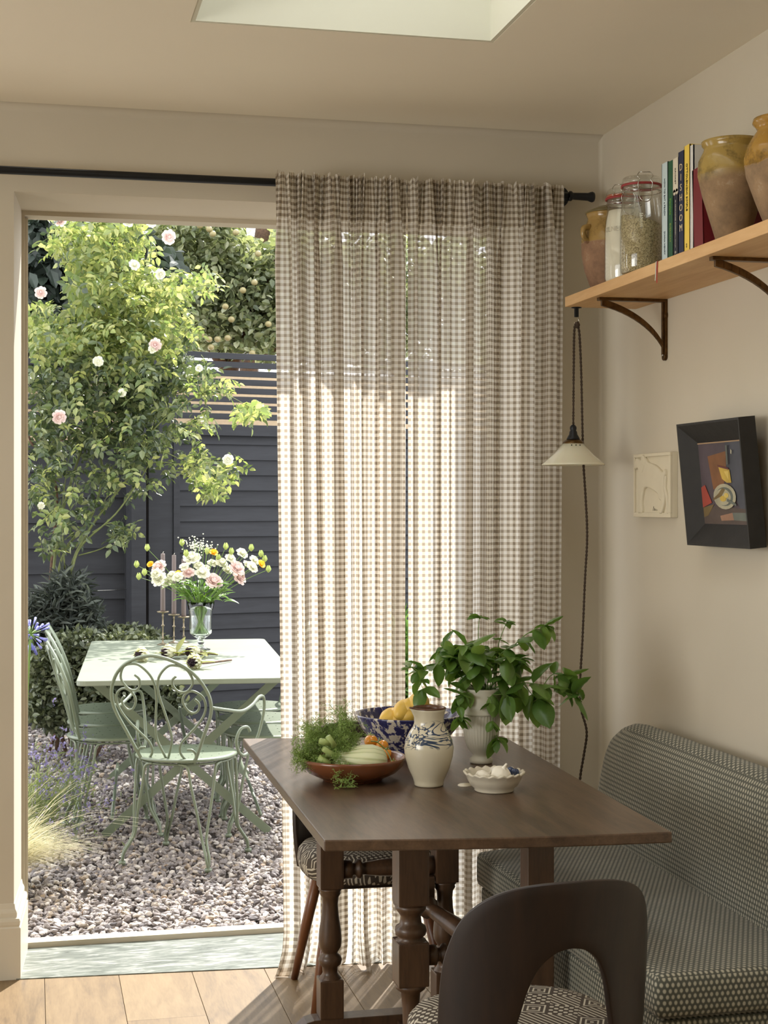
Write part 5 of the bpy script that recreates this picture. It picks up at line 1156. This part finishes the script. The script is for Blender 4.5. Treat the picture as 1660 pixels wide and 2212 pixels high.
# bouquet leaves
VL = leafmesh('leaf', 1, .5, M['basil'], .4, .5)
ev = thing('greenery_sprig', 'bright green leaves filling the base of the bouquet over the vase rim', 'foliage', (BB.x, BB.y, OZT+H1), 0)
for k in range(75):
    a = random.uniform(0, 6.28); rad_ = random.uniform(.02, .15); o = bpy.data.objects.new('leaf', VL); COL.objects.link(o); o.parent = ev
    el = random.uniform(.1, 1.1); d = Vector((cos(a), sin(a)*.6, el)).normalized(); up = Vector((0, 0, 1)); xa = d.cross(up).normalized(); za = xa.cross(d)
    o.matrix_local = Matrix.Translation((cos(a)*rad_, sin(a)*rad_*.5, random.uniform(-.0, .10))) @ Matrix((xa, d, za)).transposed().to_4x4() @ Matrix.Scale(random.uniform(.04, .075), 4)
b = MB()
for k in range(26):
    a = random.uniform(0, 6.28); b.tube([(cos(a)*rr*.5, sin(a)*rr*.5, -H1+.085), (-cos(a)*rr*.1, -sin(a)*rr*.1, -H1*.4), (-cos(a)*rr*.7, -sin(a)*rr*.7, 0), (-cos(a)*rr*2.2, -sin(a)*rr*2, .08)], .0026, 6, 4)
b.build('stems', M['stem'], ev)
# ---- cut proteas on the table
M['protea_dark'] = simple('protea_dark', (52, 34, 46), .8); M['protea_pale'] = sheet('protea_bract', [(206, 204, 178), (228, 226, 208)], .5, .3)
M['protea_leaf'] = sheet('protea_leaf', [(104, 116, 64), (150, 150, 84), (134, 140, 96)], .45, .45)
for k, (px, py, ex, ey, lab) in enumerate(((300, 1415, 400, 1412, 'cut protea with pale bracts, leftmost on the garden table'), (355, 1408, 450, 1412, 'cut protea with dark tuft, second from the left'), (408, 1407, 470, 1412, 'cut protea lying behind the nearest one by the vase foot'), (415, 1430, 500, 1424, 'cut protea nearest the camera, dark centre facing forward'))):
    p = onZ(px, py, OZT+.035); e = onZ(ex, ey, OZT+.012); t = thing('protea', lab, 'flower', (p.x, p.y, OZT), 0, 'cut proteas on the garden table')
    d = (e-p); d.z = 0; dn = d.normalized(); hd = Vector((0, 0, .033))
    b = MB(); sd_ = Vector((-dn.y, dn.x, 0))
    for L in range(3):
        for q in range(9):
            a = 2*PI*(q+.5*L)/9; rad_ = .026+.006*L; o_ = sd_*cos(a)*rad_+Vector((0, 0, sin(a)*rad_)); w = (sd_*-sin(a)+Vector((0, 0, cos(a))))*.009
            base = hd+dn*.055+o_*.5; mid = hd+dn*.02+o_*1.05; tipp = hd-dn*(.015-.012*L)+o_*.9
            b.add([base-w*.6, base+w*.6, mid+w, tipp, mid-w], [(0, 1, 2, 4), (4, 2, 3)], True)
    b.build('bracts', M['protea_pale'], t)
    b = MB()
    for q in range(60): a = random.uniform(0, 6.28); r_ = .022*math.sqrt(random.random()); o_ = sd_*cos(a)*r_+Vector((0, 0, sin(a)*r_)); b.tube([hd+dn*.02+o_*.6, hd-dn*(.018-r_*.5)+o_], [.0028, .0016], 4)
    b.build('tuft', M['protea_dark'], t)
    MB().tube([hd+dn*.045, hd*.6+dn*.10, Vector((e.x-p.x, e.y-p.y, .008))], [.007, .005, .0045], 8, 5).build('stem', M['bark'], t)
    lm = leafmesh('leaf', 1, .32, M['protea_leaf'], .3, .1)
    for q in range(8):
        o = bpy.data.objects.new('leaf', lm); COL.objects.link(o); o.parent = t; a = random.uniform(-1.3, 1.3); f = random.uniform(.03, .10); dd = (dn*-cos(a)*.4+sd_*sin(a)+Vector((0, 0, random.uniform(.0, .22)))+dn*random.uniform(-.6, .9)).normalized()
        xa = dd.cross(Vector((0, 0, 1))).normalized(); za = xa.cross(dd)
        o.matrix_local = Matrix.Translation(hd*.7+dn*f) @ Matrix((xa, dd, za)).transposed().to_4x4() @ Matrix.Scale(random.uniform(.07, .11), 4)
# ---- fences
def fence(name, label, P, ang, L, board_z, rail_z, slats, post_at, sl=True):
    t = thing(name, label, 'fence', P, ang)
    for k in range(int((rail_z-.0)/board_z)+1):
        z0 = -.03+k*board_z
        if z0 > rail_z-.02: break
        z1 = min(z0+board_z+.012, rail_z)
        MB().prism([(0, z0), (.0, z1), (-.006, z1), (-.022, z0)], lambda p: (.0, p[0], p[1]), lambda p: (L, p[0], p[1])).build('board', M['fence'], t)
    MB().box(0, L, -.045, .0, rail_z-.055, rail_z+.02).build('rail', M['fence'], t, bevel=.002)
    z = rail_z+.055; k = 0
    while k < slats:
        MB().box(0, L, -.035, -.015, z, z+.040).build('slat', M['fence'], t, bevel=.001); z += .0585; k += 1
    for (xp, w, dpt, top) in post_at:
        MB().box(xp, xp+w, -dpt, .06, -.03, top).build('post', M['fence'], t, bevel=.002)
    return t
fx = onY(372, 1000, 10.4)
fence('garden_fence', 'dark slate painted timber fence panel with horizontal slat trellis on top, behind the garden table', (fx.x, 10.4, 0), R(14), 4.2, .104, 1.955, 8, [(-.0, .045, .03, 1.96), (-.17, .17, .02, 2.47), (-.30, .10, .06, 2.47), (1.9, .1, .05, 2.47)])
fence('garden_fence', 'dark painted fence panel behind the climbing rose, left of the post', (-1.6, 10.45, 0), 0, 2.27, .168, 1.83, 9, [(2.2, .07, .04, 2.4), (.6, .09, .03, 2.4)])
wr = thing('garden_wire', 'thin training wire stretched across the left fence panel to a hook', 'wire', (0, 10.4, 0)); p0 = onY(200, 1276, 10.38); p1 = onY(302, 1272, 10.38)
b = MB(); b.tube([(p0.x-.4, -.03, p0.z-.01), (p1.x, -.03, p1.z)], .002, 6); b.tube([(p1.x-.05, -.03, p1.z), (p1.x-.03, -.03, p1.z+.006), (p1.x, -.03, p1.z)], .004, 6); b.build('wire', M['chrome'], wr)
# neighbour's rendered wall behind the trellis
MBw = MB().box(-5, 9, 0, .2, 0, 2.55); nw = MBw.build('neighbour_wall', M['render']); nw.location = (0, 13, 0); nw.rotation_euler = (0, 0, R(4)); tag(nw, 'sandy roughcast wall seen through the slat trellis', 'wall', kind='structure')
MB().box(-.25, .25, -.01, .01, 0, 1.9).build('stain', M['bark']) if False else None
# ================================================================== PLANTS
LT = np.array([(0, 0, 0), (-.30, .30, .07), (.30, .30, .07), (0, .42, -.03), (-.26, .66, .03), (.26, .66, .03), (0, 1, -.12)]); LTF = np.array([(0, 3, 1), (0, 2, 3), (1, 3, 4), (3, 2, 5), (3, 6, 4), (3, 5, 6)])
def compound(nl=5, s=1.0):   # pinnate leaf : leaflets along +Y
    V = []; F = []; spots = [(0, 1.0, 0, 1)]
    for k in range((nl-1)//2): spots += [(.0, .72-.36*k, 1, .9), (.0, .72-.36*k, -1, .9)]
    for (x, y, sd_, sc_) in spots:
        a = sd_*-1.15; c, s2 = cos(a), sin(a); T = LT*np.array([.9, 1, 1])*.62*sc_*s; i = len(V)
        for v in T: V.append((v[0]*c-v[1]*s2, y*s+v[0]*s2+v[1]*c, v[2]-.12*y*y*s-.18*abs(sd_)*max(0, v[1])))
        F += [tuple(np.array(f)+i) for f in LTF]
    i = len(V); V += [(-.012, 0, 0), (.012, 0, 0), (.006, 1.0*s, -.12*s), (-.006, 1.0*s, -.12*s)]; F += [(i, i+1, i+2), (i, i+2, i+3)]
    return np.array(V), np.array(F)
def cloud(name, C, S, mat, parent, TV=LT, TF=LTF, droop=.35, spread=1.0, heading=None, stuff=True):
    n = len(C); az = RNG.uniform(0, 2*PI, n) if heading is None else heading+RNG.normal(0, .9, n)
    el = RNG.normal(-droop, .45*spread, n); rl = RNG.normal(0, .7*spread, n)
    d = np.stack([np.cos(az)*np.cos(el), np.sin(az)*np.cos(el), np.sin(el)], -1); up = np.array([0, 0, 1.])
    xa = np.cross(d, up); xa /= np.linalg.norm(xa, axis=1, keepdims=True)+1e-9; za = np.cross(xa, d)
    x2 = xa*np.cos(rl)[:, None]+za*np.sin(rl)[:, None]; z2 = -xa*np.sin(rl)[:, None]+za*np.cos(rl)[:, None]
    V = (TV[None, :, 0, None]*x2[:, None]+TV[None, :, 1, None]*d[:, None]+TV[None, :, 2, None]*z2[:, None])*np.asarray(S).reshape(n, 1, 1)+C[:, None, :]
    F = (TF[None]+np.arange(n)[:, None, None]*len(TV)).reshape(-1, 3)
    o = npmesh(name, V, F, mat, parent)
    if stuff: tag(o, kind='stuff')
    return o
def blobpts(blobs, n, Y, dy, shell=.0):
    """blobs : (px, py, rx, ry, weight) around the plane at depth Y -> world points"""
    w = np.array([b[4] for b in blobs], float); w /= w.sum(); out = []
    for b, k in zip(blobs, RNG.multinomial(n, w)):
        r = np.sqrt(RNG.uniform(shell, 1, k)); a = RNG.uniform(0, 2*PI, k)
        for r_, a_, yy in zip(r, a, RNG.uniform(-dy, dy, k)): q = onY(b[0]+b[2]*r_*cos(a_), b[1]+b[3]*r_*sin(a_), Y+yy); out.append((q.x, q.y, max(q.z, .02)))
    return np.array(out)
# ---- climbing rose
RY = 9.3; rb = onZ(112, 1480, 0); RB = (onY(112, 1200, RY).x, RY)
rose = thing('climbing_rose', 'tall climbing rose with lime sunlit leaves and a few white blooms against the dark fence', 'rose', (RB[0], RB[1], 0))
O3 = Vector((RB[0], RB[1], 0))
def rp(px, py, dy=0): return onY(px, py, RY+dy)-O3
canes = [([(108, 1480), (108, 1290), (118, 1150), (122, 1060), (100, 980), (85, 940)], .014, 'bark', .2), ([(112, 1480), (112, 1290), (128, 1140), (160, 1020), (190, 940), (225, 880), (240, 800), (270, 700), (290, 600), (300, 520)], .010, 'cane', .1),
 ([(112, 1470), (150, 1240), (190, 1150), (240, 1080), (300, 1000), (330, 930), (350, 860), (400, 800)], .009, 'cane', 0), ([(112, 1300), (140, 1190), (200, 1110), (220, 1000), (180, 900), (140, 800), (160, 720), (190, 620), (185, 520)], .009, 'cane', .2),
 ([(155, 1240), (175, 1180), (250, 1110), (300, 1040), (330, 1000), (390, 1003), (450, 1000), (500, 995)], .006, 'cane', -.2), ([(300, 985), (345, 975), (385, 990), (420, 1010), (460, 1045)], .004, 'cane', -.2),
 ([(330, 930), (370, 890), (420, 860), (458, 842), (495, 855), (540, 880)], .005, 'cane', -.2), ([(120, 780), (140, 740), (170, 700), (185, 640)], .008, 'cane', -.1), ([(270, 700), (330, 660), (380, 640), (430, 620), (460, 615)], .005, 'cane', -.2), ([(300, 840), (350, 790), (400, 720), (440, 690)], .005, 'cane', -.1),
 ([(100, 980), (70, 960), (62, 940)], .010, 'bark', .2), ([(85, 940), (90, 880), (80, 800), (95, 720)], .007, 'cane', .2), ([(170, 1200), (230, 1180), (262, 1140)], .004, 'cane', -.1), ([(200, 1150), (240, 1130), (265, 1160)], .004, 'cane', -.1), ([(140, 1230), (135, 1100), (150, 980)], .005, 'cane', 0)]
for pts, r_, m_, dy in canes:
    P_ = [rp(px, py, dy) for px, py in pts]; n = len(P_); MB().tube(P_, [r_*(1-.7*i/n) for i in range(n)], 7, 5).build('cane', M[m_], rose)
blobs = [(220, 465, 110, 50, 8), (215, 520, 120, 50, 9), (230, 590, 90, 60, 8), (260, 640, 120, 70, 12), (330, 620, 80, 50, 4), (420, 600, 45, 30, 2.2), (160, 720, 110, 60, 9), (260, 740, 120, 60, 12), (360, 700, 60, 50, 3), (95, 700, 40, 60, 3), (210, 820, 150, 60, 13), (330, 840, 90, 60, 6), (400, 800, 60, 40, 3), (180, 900, 130, 60, 8), (310, 920, 80, 50, 4), (90, 960, 40, 80, 3), (200, 970, 110, 60, 3.5), (330, 980, 60, 40, 1.4), (120, 1060, 60, 60, 2.4), (240, 1040, 70, 50, 1.6), (150, 1130, 50, 50, .8), (470, 830, 40, 20, 1), (540, 880, 30, 18, 1.3), (430, 980, 30, 25, 1), (490, 1000, 32, 22, 1.4), (450, 1040, 28, 25, 1.3), (420, 1000, 25, 20, .8), (260, 1140, 30, 30, .8), (320, 1040, 40, 30, .6), (440, 900, 25, 25, .8), (105, 1150, 30, 50, .9)]
CV, CF = compound(5)
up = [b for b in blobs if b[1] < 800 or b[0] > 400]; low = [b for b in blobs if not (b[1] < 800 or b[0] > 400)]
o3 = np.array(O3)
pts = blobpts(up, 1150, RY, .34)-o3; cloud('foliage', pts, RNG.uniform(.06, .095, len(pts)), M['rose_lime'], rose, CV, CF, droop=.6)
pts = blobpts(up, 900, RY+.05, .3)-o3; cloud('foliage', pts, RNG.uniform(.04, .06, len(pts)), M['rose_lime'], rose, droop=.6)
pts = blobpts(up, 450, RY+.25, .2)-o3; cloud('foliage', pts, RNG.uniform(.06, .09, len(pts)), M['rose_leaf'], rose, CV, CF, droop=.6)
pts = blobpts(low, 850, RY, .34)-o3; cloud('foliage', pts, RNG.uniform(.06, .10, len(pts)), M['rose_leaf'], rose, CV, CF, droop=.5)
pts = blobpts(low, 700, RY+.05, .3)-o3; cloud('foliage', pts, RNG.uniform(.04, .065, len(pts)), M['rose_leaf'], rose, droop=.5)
lms = []
for k in range(5):
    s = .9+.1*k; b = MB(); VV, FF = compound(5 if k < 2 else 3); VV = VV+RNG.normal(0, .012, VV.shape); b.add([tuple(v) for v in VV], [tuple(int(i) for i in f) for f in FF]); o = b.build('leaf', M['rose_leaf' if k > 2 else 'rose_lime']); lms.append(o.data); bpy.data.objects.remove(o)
pts = blobpts(blobs, 270, RY-.40, .10)-np.array(O3)
for p in pts:
    o = bpy.data.objects.new('leaf', random.choice(lms)); COL.objects.link(o); o.parent = rose; s = random.uniform(.07, .105)
    o.location = p; o.scale = (s, s, s); o.rotation_euler = (random.gauss(-.6, .4), random.gauss(0, .6), random.uniform(0, 6.28))
for px, py, r_ in ((130, 479, .034), (276, 481, .030), (326, 482, .028), (364, 512, .040), (290, 573, .032), (346, 592, .030), (88, 632, .034), (336, 744, .036), (329, 755, .024), (212, 781, .03), (264, 849, .024), (127, 900, .040), (430, 795, .022), (493, 993, .032), (89, 1092, .02)):
    p = rp(px, py, -.5); bloom(rose, p, r_, M['petal_pink'] if r_ > .033 else M['petal_white'], Vector((random.uniform(-.3, .3), -1, random.uniform(-.2, .4))), 5)
# ---- trees over the fence
def tree(label, cx, cy, zt, blobs, Y, dy, n, size, mat, trunks, TVF=(LT, LTF), name='tree', droop=.4, cat='tree'):
    t = thing(name, label, cat, (cx, cy, 0)); o3 = np.array((cx, cy, 0.))
    for P_, r_ in trunks:
        MB().tube([Vector(p)-Vector(o3) for p in P_], [r_*(1-.6*i/len(P_)) for i in range(len(P_))], 8, 5).build('trunk', M['bark'], t)
    pts = blobpts(blobs, n, Y, dy)-o3
    cloud('foliage', pts, RNG.uniform(size*.7, size*1.2, len(pts)), mat, t, TVF[0], TVF[1], droop=droop); return t
ty = 14.2; tx = onY(500, 700, ty).x
ab = [(420, 520, 90, 60, 8), (520, 560, 80, 50, 6), (470, 620, 100, 70, 10), (560, 640, 80, 80, 9), (400, 700, 70, 60, 6), (500, 720, 100, 50, 9), (650, 600, 90, 120, 12), (750, 640, 90, 120, 10), (350, 560, 60, 80, 4), (850, 620, 80, 120, 7), (960, 640, 90, 120, 8), (1080, 660, 100, 120, 9), (660, 740, 120, 60, 6), (880, 740, 150, 60, 7), (1060, 760, 120, 50, 4), (450, 480, 70, 25, 3), (330, 490, 70, 30, 3)]
apt = tree('apple tree with grey green leaves and small apples rising beyond the slat fence', tx, ty, 5, ab, ty, .6, 23000, .082, M['tree_leaf'],
     [([(tx-.2, ty, 0), (tx-.1, ty, 2), (tx+.1, ty, 3.1), (tx+.5, ty-.2, 3.9), (tx+.9, ty, 4.6)], .10), ([(tx, ty, 2.6), (tx-.5, ty-.2, 3.3), (tx-.9, ty, 4.2)], .06), ([(tx+.1, ty, 3.1), (tx+.7, ty-.3, 3.3), (tx+1.4, ty, 3.8)], .05), ([(tx+.1, ty, 2.8), (tx+1.6, ty, 3.2), (tx+3, ty, 3.6)], .06)])
am = MB().sphere((0, 0, 0), .03, 14, 10, (1, 1, .9)).build('apple', M['apple']); first = True
for px, py in ((452, 495), (432, 487), (460, 505), (510, 502), (487, 662), (525, 627), (435, 723), (452, 733), (403, 733), (428, 728), (470, 733), (492, 730), (456, 750), (558, 548), (550, 610), (545, 763), (392, 720), (580, 700), (500, 690)):
    o = am if first else am.copy()
    if not first: COL.objects.link(o)
    first = False; o.parent = apt; q = onY(px, py, ty-.72); o.location = q-Vector((tx, ty, 0))
hb = [(110, 520, 90, 60, 5), (120, 620, 90, 80, 6), (100, 740, 80, 80, 6), (230, 540, 90, 80, 5), (260, 680, 90, 90, 5), (330, 600, 60, 90, 4), (160, 490, 110, 30, 3)]
MV, MF = compound(3, 1.1)
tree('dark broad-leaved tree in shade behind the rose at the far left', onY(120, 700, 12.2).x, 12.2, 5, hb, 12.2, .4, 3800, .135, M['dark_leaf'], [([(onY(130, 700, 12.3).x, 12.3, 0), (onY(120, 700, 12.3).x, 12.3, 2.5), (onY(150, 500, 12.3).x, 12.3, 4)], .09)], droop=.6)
bb_ = [(180, 500, 200, 120, 3), (420, 520, 120, 80, 1.0), (300, 640, 250, 130, 4), (800, 560, 250, 150, 3), (1150, 560, 200, 200, 3), (560, 680, 160, 80, 2.5), (60, 600, 100, 200, 2)]
tree('hazy row of distant trees behind the apple tree', 2.5, 19, 6, bb_, 19, .8, 5200, .2, M['tree_leaf'], [([(2.6, 19, 0), (2.6, 19, 3), (2.8, 19, 5)], .15)], name='tree')
# ---- shrubs by the fence
SY = 9.35
def shrub(name, label, blobs, Y, dy, n, size, mat, TVF=(LT, LTF), droop=0., cat='shrub', stems=6):
    bx = onY(blobs[0][0], 1400, Y).x; t = thing(name, label, cat, (bx, Y, 0)); o3 = np.array((bx, Y, 0.))
    for k in range(stems):
        b = blobs[k % len(blobs)]; e = onY(b[0], b[1], Y); MB().tube([(random.uniform(-.08, .08), 0, 0), ((e.x-bx)*.5, 0, e.z*.5), (e.x-bx, 0, e.z)], [.012, .008, .003], 6, 4).build('stem', M['bark'], t)
    pts = blobpts(blobs, n, Y, dy)-o3; pts[:, 2] = np.maximum(pts[:, 2], .02); cloud('foliage', pts, RNG.uniform(size*.7, size*1.25, len(pts)), mat, t, TVF[0], TVF[1], droop=droop, spread=1.4); return t
shrub('shrub', 'dark feathery grey green spurge mound in shade at the foot of the rose', [(130, 1330, 70, 60, 5), (90, 1380, 50, 50, 3), (180, 1340, 40, 40, 2), (150, 1270, 40, 30, 2), (90, 1320, 45, 40, 2)], 9.2, .18, 2600, .085, M['spurge_leaf'], (LT*np.array([.32, 1, 1]), LTF), -.25)
shrub('shrub', 'bushy olive green small-leaved shrub between the spurge and the garden table', [(190, 1470, 110, 60, 9), (130, 1530, 70, 50, 6), (240, 1410, 60, 40, 4), (170, 1400, 70, 40, 4), (280, 1400, 70, 35, 4), (300, 1500, 90, 40, 5), (110, 1450, 50, 60, 4), (350, 1500, 40, 50, 3), (245, 1540, 90, 25, 3), (385, 1530, 25, 25, 1)], 8.95, .2, 14000, .040, M['shrub_leaf'])
shrub('shrub', 'low variegated shrub along the fence base just behind the table edge', [(285, 1380, 60, 28, 5), (330, 1390, 35, 18, 2), (240, 1372, 30, 20, 2)], 9.9, .12, 3000, .038, M['shrub_leaf'])
# plants behind the curtains (only sensed through the cloth gap)
shrub('shrub', 'tall grassy green clump glimpsed through the gap between the curtains', [(868, 1440, 20, 90, 3), (900, 1470, 40, 60, 2), (860, 1520, 30, 40, 2)], 8.6, .1, 700, .16, M['basil'], (LT*np.array([.1, 1, 1]), LTF), -1.0)
# ---- blond feather grass, lavender, agapanthus at the left door edge
def blades(name, base, n, L, spread, droop, mat, parent, w=.0012, head=0, dirx=0):
    V = []; F = []
    for k in range(n):
        a = RNG.uniform(0, 2*PI); l = L*RNG.uniform(.6, 1.1); sp = spread*RNG.uniform(.3, 1); p = np.array(base)+np.array([RNG.normal(0, .03), RNG.normal(0, .03), 0]); d = np.array([cos(a)*sp+dirx, sin(a)*sp, 1.]); d /= np.linalg.norm(d)
        s = np.array([-sin(a), cos(a), 0])*w; i = len(V); ns = 6
        for j in range(ns+1):
            ww = s*(1-.7*j/ns); V += [p-ww, p+ww]; d = d+np.array([cos(a)*.06+dirx*.25, sin(a)*.06, -droop*(j/ns)]); d /= np.linalg.norm(d); p = p+d*l/ns
            if p[2] < .01: p[2] = .01
        F += [(i+2*j, i+2*j+1, i+2*j+3, i+2*j+2) for j in range(ns)]
    o = npmesh(name, V, F, mat, parent); tag(o, kind='stuff'); return o
g = thing('feather_grass', 'tuft of blond feather grass arching over the gravel beside the door', 'grass', (-.15, 5.95, 0))
blades('blades', (-.02, 0, 0), 1500, .42, .45, .42, M['grass'], g, .0011, dirx=.32); blades('blades', (-.02, .1, 0), 500, .34, .5, .3, M['greengrass'], g, .001, dirx=.3); blades('blades', (-.0, -.05, 0), 36, .62, .3, .32, M['grass'], g, .0022, dirx=.4)
lv = thing('lavender', 'loose lavender clump with small purple flowers behind the feather grass', 'lavender', (.0, 6.75, 0))
blades('stems', (0, 0, 0), 260, .46, .5, .22, M['greengrass'], lv, .0016, dirx=.16)
V_ = RNG.normal(0, 1, (520, 3))*np.array([.13, .14, .10])+np.array([.10, 0, .30]); V_[:, 2] = np.abs(V_[:, 2]); V_ = np.repeat(V_[:130], 5, 0)+RNG.normal(0, .008, (650, 3)); cloud('flowers', V_, RNG.uniform(.012, .02, len(V_)), M['lavender'], lv, droop=-.6)
pts = RNG.normal(0, 1, (700, 3))*np.array([.12, .14, .09])+np.array([.05, 0, .18]); pts[:, 2] = np.abs(pts[:, 2]); cloud('foliage', pts, RNG.uniform(.02, .035, 700), M['greengrass'], lv, LT*np.array([.3, 1, 1]), LTF, droop=-.6)
aq = onY(76, 1355, 6.9)
ag = thing('agapanthus', 'blue agapanthus flower head on a stalk at the left door edge', 'flower', (aq.x-.02, 6.9, 0))
MB().tube([(-.03, 0, 0), (-.02, 0, .45), (.0, 0, aq.z-.03)], [.006, .005, .005], 8, 4).build('stem', M['stem'], ag)
b = MB(); s_ = MB()
for k in range(46):
    d = Vector((random.gauss(0, 1), random.gauss(0, 1), random.gauss(.25, .8))).normalized(); c = Vector((0, 0, aq.z-.03)); p = c+d*.055
    s_.tube([c, p], .0012, 4); MB().tube([p, p+d*.018, p+d*.04], [.002, .0035, .006], 6).build('floret', M['agap'], ag)
s_.build('pedicels', M['stem'], ag)
b = blades('leaves', (-.05, 0, 0), 22, .5, .5, .5, M['rose_leaf'], ag, .008)
